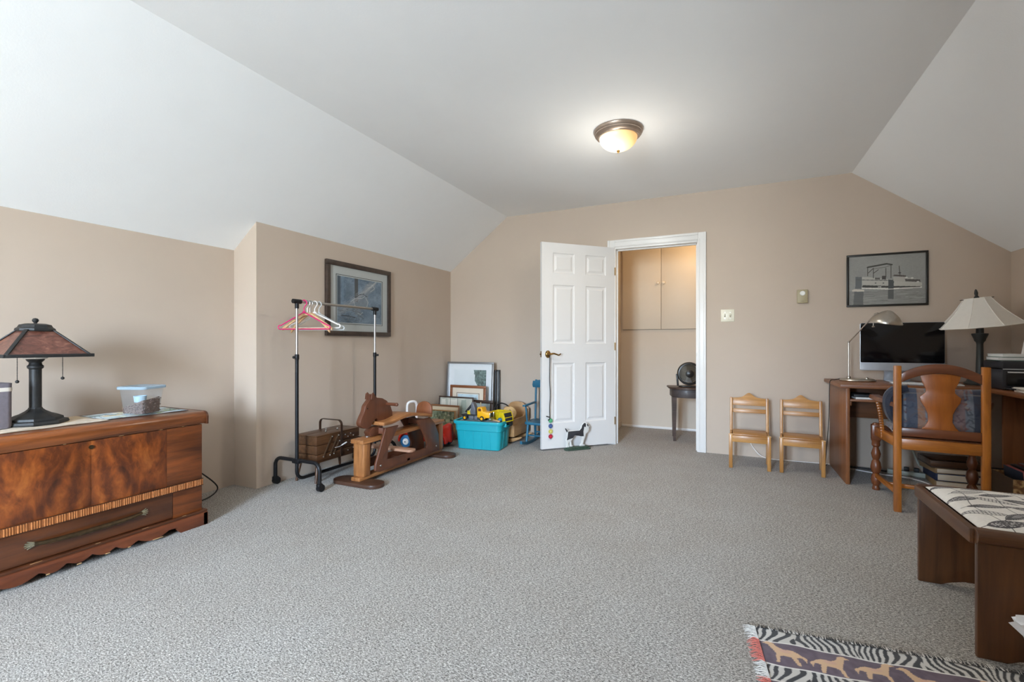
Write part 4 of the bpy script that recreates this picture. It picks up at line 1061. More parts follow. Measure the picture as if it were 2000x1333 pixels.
# ------------------------------------------------------------------ framed pictures
attr_mat('print_glazed', .55, coat=.35); attr_mat('print_matt', .7)
plain('mat_grey', srgb(178, 182, 180), .7, var=.02); plain('mat_white', srgb(222, 226, 228), .7, var=.02); plain('mat_cream', srgb(224, 208, 186), .7, var=.02)
plain('frame_black', srgb(34, 32, 28), .35, var=.1); plain('frame_silver', srgb(150, 150, 150), .35, .7, var=.06); plain('frame_charcoal', srgb(60, 60, 62), .45)
def framed(name, label, w, h, fw, fd, fmat, art, loc, rz=0., lean=0., mat_w=0., mat_mat='mat_grey', fillet=None, cat='picture', res=.7, inner=None):
    """frame in local xz facing -y, bottom edge on z=0, leaning back about it"""
    t = thing(name, label, cat, loc, rz, rot=(R(-lean), 0, rz))
    for (a, c, d, e) in ((-w/2, w/2, 0, fw), (-w/2, w/2, h-fw, h), (-w/2, -w/2+fw, fw, h-fw), (w/2-fw, w/2, fw, h-fw)):
        B().bx(a, c, -fd, 0, d, e, min(.004, fw*.3)).build('frame_rail', fmat, t)
    B().bx(-w/2+fw*.5, w/2-fw*.5, -.004, -.001, fw*.5, h-fw*.5).build('backing', 'frame_charcoal', t)
    y = -fd*.45
    iw, ih = w-2*fw, h-2*fw
    if mat_w:
        ml, mr, mt, mb = mat_w if isinstance(mat_w, tuple) else (mat_w,)*4
        B().bx(-w/2+fw*.8, w/2-fw*.8, y, y+.003, fw*.8, h-fw*.8).build('mat_board', mat_mat, t)
        iw, ih = w-2*fw-ml-mr, h-2*fw-mt-mb
        cx, cz = (ml-mr)/2, fw+mb+ih/2
        if fillet:
            for (a, c, d, e) in ((-iw/2-.014, iw/2+.014, ih/2+.010, ih/2+.014), (-iw/2-.014, iw/2+.014, -ih/2-.014, -ih/2-.010), (-iw/2-.014, -iw/2-.010, -ih/2-.01, ih/2+.01), (iw/2+.010, iw/2+.014, -ih/2-.01, ih/2+.01)):
                B().bx(cx+a, cx+c, y-.002, y+.001, cz+d, cz+e).build('fillet', fillet, t)
    else: cx, cz = 0, h/2
    sheet('print', iw, ih, art, 'print_glazed', t, 'xz', (cx, y-.0015, cz), None, res)
    return t
# --- ship photograph (drawn in the photograph's own proportions)
a = Art(230, 180, (150, 150, 146)).grain(6, 5, 5).grain(60, 50, 3)
def q(x, y):
    u = (x-185)/1525.; top = 255-90*u; return (u*230, (y-top)/(940+45*u)*180)
def Q(*p): return [q(*k) for k in p]
a.put((a.Y > 128)*1., (140, 140, 136))
for i in range(150):
    x = RNG.rand()*230; y = 130+RNG.rand()*50; Ln = 6+RNG.rand()*26; g = 96+RNG.rand()*90
    a.line([(x, y), (x+Ln, y-1+RNG.rand()*2)], 1.+RNG.rand(), (g, g, g-4), .55)
a.poly(Q((250, 900), (310, 880), (500, 890), (500, 925), (260, 925)), (206, 198, 186))
a.poly(Q((300, 930), (490, 930), (480, 1190), (280, 1190)), (92, 94, 94), .8); a.poly(Q((985, 870), (1095, 870), (1090, 1070), (980, 1070)), (82, 84, 84), .85)
a.poly(Q((325, 640), (560, 640), (1060, 690), (1100, 720), (1640, 750), (1630, 840), (1100, 870), (460, 870), (320, 870)), (182, 180, 172))
a.poly(Q((325, 640), (460, 640), (460, 870), (320, 870)), (104, 108, 110)); a.poly(Q((330, 690), (1060, 700), (1060, 715), (330, 702)), (96, 96, 94))
a.poly(Q((470, 800), (1000, 815), (1600, 822), (1640, 815), (1560, 850), (460, 850)), (64, 64, 60)); a.poly(Q((450, 850), (980, 868), (1640, 832), (1630, 846), (980, 884), (450, 868)), (232, 230, 222))
a.poly(Q((990, 690), (1100, 700), (1090, 870), (985, 870)), (76, 80, 80)); a.poly(Q((780, 825), (850, 825), (850, 843), (780, 843)), (200, 198, 190))
for (x0, y0, x1, y1) in ((575, 450, 575, 620), (690, 470, 690, 660), (940, 470, 940, 640), (1040, 400, 1040, 660), (1200, 430, 1215, 600), (590, 560, 680, 480), (690, 570, 790, 500)): a.line(Q((x0, y0), (x1, y1)), 2.2, (70, 66, 60))
a.line(Q((570, 455), (960, 385), (1060, 400)), 4.5, (56, 56, 50)); a.line(Q((580, 440), (960, 372)), 1.6, (84, 84, 76)); a.line(Q((700, 480), (930, 450), (1040, 410)), 1.5, (90, 88, 80))
a.poly(Q((1070, 620), (1110, 595), (1330, 610), (1330, 640)), (84, 76, 70)); a.poly(Q((1080, 640), (1330, 640), (1600, 700), (1620, 745), (1090, 720)), (176, 172, 164)); a.poly(Q((1310, 680), (1600, 690), (1610, 740), (1320, 725)), (88, 84, 80))
for (x, y) in ((1340, 650), (1450, 660), (1560, 735), (1210, 560)): a.ell(*q(x, y), 4, 2.4, (212, 210, 204) if x != 1210 else (70, 66, 62))
a.poly(Q((860, 620), (940, 620), (940, 690), (860, 690)), (70, 66, 64)); a.poly(Q((720, 655), (820, 655), (820, 690), (720, 690)), (96, 92, 88))
for x in (735, 890): a.ell(*q(x, 760), 2.4, 1.8, (70, 70, 68))
framed('framed_photograph', 'black-framed black and white photograph of a ship above the desk', .548, .444, .017, .018, 'frame_black', a, (1.189, YB-.001, 1.361), cat='picture', res=1.)
# --- forest animal print on the left wall
a = Art(240, 230, (104, 122, 138)).grain(5, 5, 18).grain(18, 16, 12).grain(60, 60, 9)
z7 = lambda x, y: ((x-331)/602*240, (y-(352+88*(x-331)/603))/(610-54*(x-331)/603)*230)
a.rect(0, 0, 16, 150, (66, 76, 84), .8); a.put(((a.X > 22) & (a.X < 32) & (a.Y < 120))*1., (110, 132, 150), .6); a.put(((a.X > 88) & (a.X < 106) & (a.Y < 120))*1., (70, 72, 72), .85); a.put(((a.X > 44) & (a.X < 84) & (a.Y > 30) & (a.Y < 110))*1., (98, 112, 124), .45)
a.poly([z7(*p) for p in [(335, 740), (470, 720), (540, 660), (640, 570), (700, 470), (760, 430), (850, 440), (830, 540), (740, 600), (735, 760), (700, 800), (640, 800), (640, 870), (560, 860), (540, 780), (430, 830), (335, 850)]], (128, 134, 138), .55)
for i in range(420):
    t = RNG.rand(); x = 350+470*t; y = 800-330*t+RNG.randn()*45*(1.1-t); dx = 20+RNG.rand()*60; g = 120+RNG.rand()*100
    p0 = z7(x, y); p1 = z7(x+dx, y-dx*(.35+.7*t)+RNG.randn()*8); a.line([p0, p1], .9, (g, g+2, g+4), .35)
for i in range(160):
    x = 335+RNG.rand()*330; y = 780+RNG.rand()*190; g = 46+RNG.rand()*110
    p0 = z7(x, y); a.line([p0, (p0[0]+12*RNG.rand()+3, p0[1]-6+12*RNG.rand())], 1.6, (g, g+3, g+6), .6)
for pts in ([(500, 690), (560, 650), (650, 650), (690, 620)], [(540, 690), (560, 760), (600, 780)], [(700, 640), (735, 700), (715, 770)], [(590, 840), (630, 860), (660, 830)], [(720, 470), (800, 470), (830, 520), (770, 560)]): a.line([z7(*p) for p in pts], 2.2, (196, 200, 202), .8)
for pts in ([(690, 610), (720, 625)], [(560, 640), (620, 600), (680, 590)], [(380, 870), (480, 880), (560, 900)]): a.line([z7(*p) for p in pts], 3, (34, 40, 46), .8)
framed('framed_print', 'large dark-framed bluish forest animal print on the left wall', .818, .648, .042, .03, wood('frame_walnut', srgb(46, 36, 30), srgb(74, 58, 50), 'Y', 20, .4, .2), a, (XP+.001, 3.294, 1.117), R(90), mat_w=(.085, .085, .083, .075), mat_mat='mat_grey', fillet='frame_charcoal', res=.8)

# --- pictures stacked in the corner, back to front
def plainart(c, w=60, h=50): return Art(w, h, c)
a = plainart((150, 150, 150)); framed('leaning_frame', 'dark narrow-edged frame leaning hidden behind the large silver frame', .60, .745, .016, .02, 'frame_black', a, (-2.70, 4.815, 0), 0, 1.2, res=.3)
a = plainart((150, 150, 150)); framed('leaning_frame', 'charcoal-edged frame just behind the large silver frame', .60, .745, .016, .018, 'frame_charcoal', a, (-2.728, 4.775, 0), 0, 1.2, res=.3)
a = Art(160, 170, (216, 222, 223)).grain(5, 6, 5)
a.poly([(98, 0), (160, 0), (160, 92), (148, 92), (138, 74), (122, 70), (118, 50), (104, 34), (106, 18)], (104, 122, 118))
for i in range(260):
    x = 104+RNG.rand()*56; y = RNG.rand()*100; g = 70+RNG.rand()*80
    if x > 100+y*.4: a.ell(x, y, 2+RNG.rand()*4, 1.5+RNG.rand()*3, (g*.9, g*1.05, g), .7)
a.rect(0, 150, 160, 170, (120, 130, 120), .6)
framed('leaning_frame', 'large silver-framed picture with a dark tree leaning in the corner', .622, .835, .022, .022, 'frame_silver', a, (-2.745, 4.70, 0), 0, 3.2, mat_w=(.075, .075, .07, .10), mat_mat='mat_white', res=.9)
a = Art(120, 90, (196, 214, 220)).grain(6, 5, 10)
for i in range(40): x = RNG.rand()*120; y = RNG.rand()*90; a.line([(x, y), (x+14, y-6)], 1.4, (150, 180, 192), .6)
a.poly([(70, 60), (116, 10), (116, 90), (84, 90)], (104, 136, 150), .7)
framed('leaning_frame', 'brown wood-framed pale blue picture in front of the silver frame', .468, .572, .03, .02, wood('frame_brown', srgb(112, 62, 32), srgb(150, 92, 54), 'X', 30, .4, .2), a, (-2.705, 4.60, 0), 0, 2.2, mat_w=.07, mat_mat='mat_cream', fillet='frame_charcoal', res=.8)
a = Art(70, 80, (150, 156, 150)).grain(6, 7, 14); a.rect(14, 30, 50, 60, (70, 74, 72), .7)
framed('leaning_frame', 'small brown frame leaning between the tote and the silver frame', .25, .42, .034, .022, wd('dark', 'X'), a, (-2.475, 4.545, 0), 0, 2., res=.6)
a = Art(150, 110, (186, 186, 170)).grain(7, 4, 18)
for (x, w_) in ((8, 18), (40, 8), (50, 30), (100, 22)): a.poly([(x, 6), (x+w_, 4), (x+w_+3, 46), (x-3, 46)], (226, 220, 206) if x != 100 else (150, 160, 146), .85)
a.line([(48, 0), (50, 46)], 2, (96, 92, 84)); a.line([(82, 0), (84, 46)], 2, (120, 118, 108))
framed('leaning_frame', 'wide dark-framed picture with pale figures behind the rocking horse', .452, .452, .015, .02, wd('dark', 'X'), a, (-2.79, 4.47, 0), 0, 4.5, res=.7)
a = Art(120, 100, (224, 204, 170)).grain(5, 4, 5); a.rect(0, 0, 120, 3, (130, 84, 50))
framed('leaning_frame', 'thin wood-framed blank cream picture leaning behind the green print', .365, .368, .012, .016, wood('frame_thin', srgb(124, 80, 46), srgb(160, 110, 70), 'X', 30, .4, .2), a, (-2.868, 4.375, 0), 0, 4., res=.5)
a = Art(130, 110, (120, 132, 104)).grain(12, 10, 26).grain(30, 26, 18)
for i in range(110):
    x = RNG.rand()*130; y = RNG.rand()*110; c = [(60, 72, 50), (176, 182, 146), (96, 116, 80), (40, 48, 36), (196, 190, 160)][i % 5]
    a.ell(x, y, 2+RNG.rand()*6, 2+RNG.rand()*6, c, .7)
framed('leaning_frame', 'green leafy print in a thin frame, frontmost of the leaning pictures', .345, .318, .010, .016, wd('honey', 'X'), a, (-2.862, 4.305, 0), 0, 4., res=.8)

# ------------------------------------------------------------------ hall table and fan
TB = wd('table', 'X', rough=.5)
tb = thing('side_table', 'small dark wooden table with rounded top in the hall', 'table', (-.40, 5.46, 0), R(12))
top = arc(0, -.02, .215, 180, 360, 14, .19) + [(.215, .17), (-.215, .17)]
B().prism(top, .555, .575, 'xy', .005).build('table_top', TB, tb)
B().prism([(-.185, -.02)] + arc(0, -.03, .185, 180, 360, 12, .14) + [(.185, .15), (-.185, .15)], .465, .556, 'xy', .004).build('apron', wood('wood_apron', srgb(62, 56, 56), srgb(88, 80, 78), 'X', 30, .5, .1), tb)
for (x, y) in ((-.165, -.14), (.095, -.14), (-.145, .13), (.145, .13)):
    b = B()
    for zc, hw in ((.47, .022), (0, .013)): pass
    vs = [(x-.022, y-.022, .475), (x+.022, y-.022, .475), (x+.022, y+.022, .475), (x-.022, y+.022, .475), (x-.012, y-.012, 0), (x+.012, y-.012, 0), (x+.012, y+.012, 0), (x-.012, y+.012, 0)]
    b.add(vs, [(0, 1, 2, 3), (7, 6, 5, 4), (0, 4, 5, 1), (1, 5, 6, 2), (2, 6, 7, 3), (3, 7, 4, 0)]).build('leg', TB, tb)
fn = thing('desk_fan', 'small round black fan on the hall table', 'fan', (-.395, 5.45, .5755), R(10))
plain('fan_black', srgb(34, 32, 30), .35, var=.05); plain('fan_grille', srgb(120, 108, 88), .35, .3)
B().prism([(px, py) for px, py in rr(.22, .13, .05, 6)], 0, .012, 'xy', .004).build('base', 'fan_black', fn)
for s in (-1, 1): B().bar((s*.118, 0, .01), (s*.128, 0, .14), .02, .04, .005, up=(0, 1, 0)).build('bracket', 'fan_black', fn)
MF = Matrix.Translation((0, 0, .145)) @ Matrix.Rotation(R(90), 4, 'X')
B().lathe([(.104, -.04), (.122, -.04), (.126, -.02), (.126, .03), (.118, .042), (.106, .044), (.102, .036), (.102, -.03)], 48, (0, 0, 0), MF, capt=False).build('housing', 'fan_black', fn)
g = B()
for k in range(44):
    an = 2*PI*k/44
    p = [Vector((math.cos(an+.35*(1-t))*(.04+.064*t), math.sin(an+.35*(1-t))*(.04+.064*t), .05-.008*t)) for t in (0, .33, .66, 1)]
    g.tube([MF @ v for v in p], .0016, 5, caps=False)
g.tube([MF @ Vector((.075*math.cos(R(x)), .075*math.sin(R(x)), .046)) for x in range(0, 360, 12)], .0014, 5, closed=True)
tag(g.build('grille', 'fan_grille', fn), kind='stuff')
B().lathe([(.042, .04), (.044, .05), (.03, .058), (0, .06)], 28, (0, 0, 0), MF).build('grille_hub', 'fan_black', fn)
for k in range(4):
    Mb = MF @ Matrix.Rotation(k*PI/2, 4, 'Z')
    B().add([(.015, -.02, .0), (.095, -.045, .005), (.098, .03, .022), (.015, .02, .018), (.015, -.02, -.003), (.095, -.045, .002), (.098, .03, .019), (.015, .02, .015)], [(0, 1, 2, 3), (7, 6, 5, 4), (0, 4, 5, 1), (1, 5, 6, 2), (2, 6, 7, 3), (3, 7, 4, 0)], Mb).build('blade', plain('fan_blade', srgb(54, 52, 50), .4) if 'fan_blade' not in MATS else MATS['fan_blade'], fn)
B().lathe([(.0, -.038), (.1, -.038), (.1, -.034), (0, -.034)], 32, (0, 0, 0), MF).build('rear_guard', 'fan_blade', fn)

# ------------------------------------------------------------------ two small wooden chairs
HN = wd('honey', 'X', rough=.4, coat=.25, grain=26, stretch=6); HNZ = wd('honey', 'Z', rough=.4, coat=.25, grain=26, stretch=6)
def small_chair(label, loc, rz):
    t = thing('child_chair', label, 'chair', loc, rz, 'small wooden chairs against the back wall')
    w = .142
    for s in (-1, 1):
        B().bx(s*w-.014, s*w+.014, -.142, -.114, 0, .285, .004).build('front_leg', HNZ, t)
        B().prism([(.112, 0), (.138, 0), (.142, .28), (.182, .565), (.158, .565), (.114, .28)], s*w-.011, s*w+.011, 'yz', .003).build('back_post', HNZ, t)
        B().bx(s*w-.008, s*w+.008, -.116, .116, .225, .278, .003).build('side_rail', HN, t)
        b = B().cyl((s*w-.0155, -.128, .282), (s*w+.0155, -.128, .282), .0055, n=10); b.build('dowel', plain('dowel_pale', srgb(226, 196, 150), .5) if 'dowel_pale' not in MATS else MATS['dowel_pale'], t)
    B().bx(-w+.014, w-.014, -.136, .118, .274, .290, .003).build('seat', HN, t)
    B().bx(-w+.012, w-.012, -.142, -.128, .222, .276, .003).build('apron', HN, t)
    M1 = Matrix.Translation((0, .147, .28)) @ Matrix.Rotation(R(-8), 4, 'X') @ Matrix.Translation((0, 0, -.28))
    crest = [(-w+.008, .498), (w-.008, .498), (w-.008, .562)] + [(float(x), .562+.036*math.exp(-(x/.038)**2)+.012*math.exp(-(x/.085)**2)) for x in np.linspace(w-.02, -w+.02, 25)] + [(-w+.008, .562)]
    B().prism(crest, -.008, .008, 'xz', .002, M1).build('crest_rail', HN, t)
    B().prism([(-w+.008, .432), (w-.008, .432), (w-.008, .468), (-w+.008, .468)], -.007, .007, 'xz', .002, M1).build('back_slat', HN, t)
    B().bx(-w+.01, w-.01, .117, .131, .235, .278, .002).build('rear_rail', HN, t)
    return t
small_chair('small honey-coloured wooden chair nearer the doorway', (.158, 4.48, 0), R(-1))
small_chair('small honey-coloured wooden chair nearer the desk', (.540, 4.475, 0), R(-5))
W['chair'] = ((124, 66, 14), (196, 120, 40)); W['bench'] = ((60, 34, 15), (100, 62, 32))
# ------------------------------------------------------------------ corner desk
DK = wd('desk', 'X', rough=.42, coat=.15, grain=30); DKY = wd('desk', 'Y', rough=.42, coat=.15, grain=30); DKZ = wd('desk', 'Z', rough=.42, coat=.15, grain=30)
ZD = .745
ds = thing('corner_desk', 'brown wooden corner desk filling the right back corner', 'desk', (1.35, 4.5, 0))
def D(x0, x1, y0, y1, z0, z1, bev=.003): return B().bx(x0-1.35, x1-1.35, y0-4.5, y1-4.5, z0, z1, bev)
D(.752, 1.945, 4.178, 4.838, ZD-.028, ZD).build('desk_top', DK, ds)
D(1.585, 1.945, 3.25, 4.1775, ZD-.028, ZD).build('wing_top', DKY, ds)
D(.790, .815, 4.195, 4.82, 0, ZD-.029).build('end_panel', DKZ, ds)
D(.816, 1.28, 4.20, 4.60, .618, .634).build('pull_out_shelf', DK, ds)
D(.8155, .829, 4.21, 4.62, .585, .6175).build('shelf_runner', DKY, ds)
D(.816, 1.70, 4.75, 4.768, .43, ZD-.029).build('back_panel', DK, ds)
D(1.70, 1.94, 4.30, 4.325, 0, ZD-.029).build('wing_panel', DKZ, ds)
D(1.63, 1.94, 3.27, 3.295, 0, ZD-.029).build('wing_end_panel', DKZ, ds)
o = thing('notebook', 'black and white notebooks on the desk shelf', 'book', (.925, 4.32, .635), R(3))
B().bx(-.075, .075, -.10, .10, 0, .014, .002).build('lower_book', plain('paper_white', srgb(228, 230, 230), .6, var=.02), o)
B().bx(-.085, .06, -.09, .10, .015, .034, .002).build('upper_book', plain('cover_dark', srgb(40, 42, 46), .5), o)

# all-in-one computer
plain('aluminium', srgb(186, 190, 196), .35, .6, var=.02)
def screen():
    m, nt, p = base_mat('dark_screen'); setp(p, .12, 0., 0., spec=.5); p.inputs['Base Color'].default_value = srgb(12, 12, 15)
screen()
mo = thing('desktop_computer', 'silver all-in-one computer with a dark screen on the desk', 'computer', (1.225, 4.634, ZD+.001))
w, zb, zt = .265, .087, .468
B().prism([(px, py+ (zb+zt)/2) for px, py in rr(2*w, zt-zb, .012)], -.034, -.020, 'xz', .002).build('chassis', 'aluminium', mo)
rings = []
for k, (sc, y) in enumerate(((1, -.0205), (.96, -.008), (.8, .012), (.5, .024), (.2, .028))):
    rings.append([(px*sc, y, py*sc+(zb+zt)/2) for px, py in rr(2*w-.01, zt-zb-.01, .02)])
n = len(rings[0]); vs = [v for r_ in rings for v in r_]; fs = [(i*n+j, i*n+(j+1) % n, (i+1)*n+(j+1) % n, (i+1)*n+j) for i in range(4) for j in range(n)]; fs.append(tuple(4*n+j for j in range(n)))
B().add(vs, fs).build('rear_shell', 'aluminium', mo, smooth=60)
B().prism([(px, py+(zb+.062+zt)/2) for px, py in rr(2*w-.006, zt-zb-.066, .009)], -.0362, -.0335, 'xz', .0006).build('screen', 'dark_screen', mo)
B().bx(-.085, .085, -.09, .09, 0, .006, .002).build('stand_foot', 'aluminium', mo)
B().prism([(.07, 0), (.085, .006), (.06, .12), (.024, .19), (.012, .19), (.05, .11)], -.085, .085, 'yz', .002).build('stand_neck', 'aluminium', mo)
kb = thing('keyboard', 'slim white keyboard in front of the computer', 'keyboard', (1.235, 4.335, ZD+.001), R(-2))
kbb = B().prism([(-.057, 0), (.057, 0), (.057, .012), (-.057, .005)], -.14, .14, 'yz', .001).build('base', 'aluminium', kb)
ky = B()
for r_ in range(5):
    for c_ in range(14):
        if r_ == 4 and 4 <= c_ <= 8:
            if c_ == 4: ky.box((0, -.044, .0075), (.088, .014, .003), .0008)
            continue
        y = .044-r_*.0215; ky.box((-.126+c_*.0194, y, .0096+.06*(y/.9)), (.0155, .0165, .003), .0008)
tag(ky.build('keys', plain('key_white', srgb(236, 238, 240), .45, var=.01), kbb), kind='stuff')
nt_ = thing('notepad', 'white paper pad with a dark grey pouch by the tall lamp', 'paper', (1.43, 4.43, ZD+.001), R(-12))
B().bx(-.10, .10, -.07, .09, 0, .006, .001).build('pad', 'paper_white', nt_)
B().sphere((.012, .0, .018), .06, 20, (1.15, .8, .2)).build('pouch', plain('pouch_grey', srgb(74, 76, 84), .6), nt_)

# brushed metal desk lamp
dl_ = thing('desk_lamp', 'brushed nickel desk lamp with domed shade at the left of the desk', 'lamp', (.940, 4.585, ZD+.001))
plain('nickel', srgb(196, 190, 180), .3, 1., var=.05)
B().lathe([(.118, 0), (.122, .006), (.118, .014), (.105, .02), (.02, .022), (0, .022)], 48, M=Matrix.Diagonal((1, .8, 1, 1))).build('base', 'nickel', dl_)
B().lathe([(.012, .02), (.012, .03), (.006, .034), (0, .035)], 14, (.055, -.03, 0)).build('switch_knob', 'nickel', dl_)
B().lathe([(.014, .018), (.014, .034), (.008, .04), (0, .04)], 14, (-.058, -.0, 0)).build('pole_collar', 'nickel', dl_)
B().tube([(-.058, 0, .03), (-.058, 0, .315)], .0052, 10).build('pole', 'nickel', dl_)
B().tube([(-.058, 0, .315), (.062, -.235, .522)], .0052, 10).build('arm', 'nickel', dl_)
B().sphere((-.058, 0, .315), .0085, 12).build('elbow_joint', 'nickel', dl_)
Ms = Matrix.Translation((.118, -.30, .492)) @ Matrix.Rotation(R(10), 4, 'Y') @ Matrix.Rotation(R(10), 4, 'X')
B().lathe([(.10, -.038), (.102, -.033), (.085, -.006), (.066, .018), (.042, .038), (.024, .050), (.01, .055), (0, .056)], 40, M=Ms, capt=False).build('shade', 'nickel', dl_, smooth=60)
B().lathe([(.095, -.037), (.08, -.009), (.06, .013), (.026, .038), (0, .043)], 32, M=Ms, capt=False).build('shade_lining', plain('lining_white', srgb(226, 222, 212), .5), dl_, smooth=60)
B().tube([(.060, -.232, .520), (.078, -.25, .528)], .011, 12).build('shade_bracket', 'nickel', dl_)
B().cyl((.03, -.325, .478), (.03, -.325, .435), .0022, n=8).lathe([(.002, .436), (.010, .428), (.009, .424), (0, .423)], 12, (.03, -.325, 0)).build('dimmer_knob', 'nickel', dl_)
c = B().tube(spline([(.83, 4.62, .760), (.79, 4.59, .752), (.755, 4.55, .749), (.742, 4.53, .70), (.74, 4.54, .45), (.735, 4.60, .2), (.74, 4.70, .02), (.77, 4.80, .006)], 8), .0028, 8).build('electric_cable', 'black_rubber'); tag(c, 'thin dark cord hanging down the left end of the desk', 'cord')

# tall lamp with white shade
plain('shade_fabric', srgb(226, 222, 214), .85, var=.02, vs=30)
tl = thing('table_lamp', 'tall dark column lamp with tilted white panelled shade on the desk', 'lamp', (1.668, 4.545, ZD+.001))
B().lathe([(.085, 0), (.088, .012), (.074, .022), (.066, .04), (.04, .055), (.026, .07), (.023, .09), (.02, .20), (.019, .30), (.022, .312), (.030, .322), (.034, .338), (.046, .368), (.046, .376), (.022, .378), (.020, .45), (.012, .455), (.012, .50), (0, .50)], 32).build('column', plain('lamp_dark', srgb(58, 60, 58), .4, .2, var=.12), tl)
Ms = Matrix.Translation((0, 0, .433)) @ Matrix.Rotation(R(-6), 4, 'Y') @ Matrix.Rotation(R(3), 4, 'X')
N = 8
def shade_ring(t):
    r_ = .238-.165*t-.012*math.sin(PI*t); return r_, .205*t
prof = [shade_ring(i/6) for i in range(7)]
sh2 = B().lathe(prof+[(x-.004, z) for x, z in prof[::-1]], N, M=Ms, ang0=R(10), capt=False).build('shade', 'shade_fabric', tl, smooth=25)
for k in range(N):
    an = R(10)+2*PI*k/N
    B().tube([Ms @ Vector((r_*math.cos(an), r_*math.sin(an), z)) for r_, z in prof], .003, 6).build('shade_rib', plain('rib_fabric', srgb(236, 232, 224), .8) if 'rib_fabric' not in MATS else MATS['rib_fabric'], sh2)
B().tube([Ms @ Vector((prof[-1][0]*math.cos(R(10)+2*PI*k/N), prof[-1][0]*math.sin(R(10)+2*PI*k/N), prof[-1][1]-.002)) for k in range(N)], .004, 6, closed=True).build('shade_trim', 'rib_fabric', sh2)
B().tube([Ms @ Vector((prof[0][0]*math.cos(R(10)+2*PI*k/N), prof[0][0]*math.sin(R(10)+2*PI*k/N), prof[0][1])) for k in range(N)], .004, 6, closed=True).build('shade_trim', 'rib_fabric', sh2)
B().tube([Ms @ Vector((x, 0, .2)) for x in (-.095, 0, .095)], .003, 6).build('shade_spider', 'lamp_dark', sh2)
B().lathe([(.012, .2), (.016, .21), (.008, .222), (.011, .24), (.007, .262), (0, .272)], 16, M=Ms).build('finial', 'lamp_dark', sh2)

# printer and what is piled on it
plain('printer_black', srgb(40, 40, 46), .38, var=.05)
pr = thing('printer', 'black printer on the desk wing below the tall lamp', 'printer', (1.795, 4.21, ZD+.001))
B().bx(-.185, .155, -.12, .14, 0, .135, .012).build('body', 'printer_black', pr)
B().bx(-.185, .155, -.125, .14, .137, .188, .012).build('scanner_lid', 'printer_black', pr)
B().bx(-.183, .153, -.1265, -.12, .132, .139, .001).build('seam', 'aluminium', pr)
B().bx(-.165, .02, -.1245, -.118, .03, .118, .003).build('front_panel', plain('printer_panel', srgb(24, 24, 28), .25), pr)
B().bx(-.16, -.005, -.135, -.119, .112, .120, .002).build('panel_lip', plain('lip_silver', srgb(204, 204, 206), .3), pr)
B().bx(-.17, -.02, -.19, -.12, .006, .016, .003).build('paper_tray', 'printer_black', pr)
zt = ZD+.1895
plain('book_green', srgb(28, 88, 74), .5)
for i, (x, y, w_, d_) in enumerate(((1.69, 4.235, .14, .2), (1.695, 4.24, .125, .19))):
    t = thing('book', ['green-edged white book lying on the printer', 'upper white book of the pair on the printer'][i], 'book', (x, y, zt+i*.0225), R(-4+5*i), 'books on the printer')
    B().bx(-w_/2, w_/2, -d_/2, d_/2, .003, .019, .001).build('pages', 'paper_white', t)
    B().bx(-w_/2-.002, w_/2+.002, -d_/2-.002, d_/2+.002, 0, .003, .001).build('cover', 'book_green', t)
    B().bx(-w_/2-.002, w_/2+.002, -d_/2-.002, d_/2+.002, .019, .022, .001).build('cover', 'mat_white', t)
a = Art(70, 90, (226, 222, 222)).grain(4, 4, 3)
for (x, y) in ((22, 28), (16, 56)): a.ell(x, y, 9, 9, (170, 132, 130)).ell(x, y, 5, 5, (196, 160, 158))
a.line([(34, 50), (60, 46)], 1.2, (190, 150, 150)); a.line([(34, 60), (60, 56)], 1.2, (180, 170, 170)); a.line([(38, 40), (62, 36)], 1.2, (180, 170, 170))
fl_ = sheet('flyer', .16, .17, a, 'print_matt', None, 'xz', (1.845, 4.215, zt+.096), (R(-20), R(14), R(-8)), 1., None, .0015); tag(fl_, 'white flyer with two pinkish discs propped on the printer', 'paper')
yb = thing('tape_dispenser', 'pale yellow rounded box on top of the printer', 'box', (1.86, 4.115, zt), R(8))
B().bx(-.05, .07, -.03, .03, 0, .05, .016, ).build('body', plain('pale_yellow', srgb(226, 208, 140), .4), yb)
B().cyl((.0, -.032, .025), (.0, -.029, .025), .012, n=18).build('button', 'rib_fabric', yb)
# papers on the wing
for i in range(7):
    o = thing('paper_sheet', ['bottom', 'second', 'third', 'fourth', 'fifth', 'sixth', 'top'][i] + ' sheet of the loose paper pile on the desk wing', 'paper', (1.765+.008*random.uniform(-1, 1), 3.86+.01*random.uniform(-1, 1), ZD+.001+i*.0042), R(-8+random.uniform(-9, 9)), 'loose papers on the desk wing')
    B().bx(-.15, .15, -.115, .115, 0, .0038, .0006).build('sheet', plain('paper_%d' % i, srgb(*[(214, 206, 196), (196, 188, 178), (222, 218, 212), (204, 198, 190), (190, 180, 166), (216, 212, 206), (226, 222, 214)][i]), .7), o)
wb = thing('letter_box', 'white lidded paper box on the loose papers', 'box', (1.80, 3.90, ZD+.032), R(-6))
B().bx(-.11, .13, -.08, .08, 0, .035, .003).build('base', 'paper_white', wb); B().bx(-.112, .132, -.082, .082, .025, .042, .003).build('lid', 'paper_white', wb)

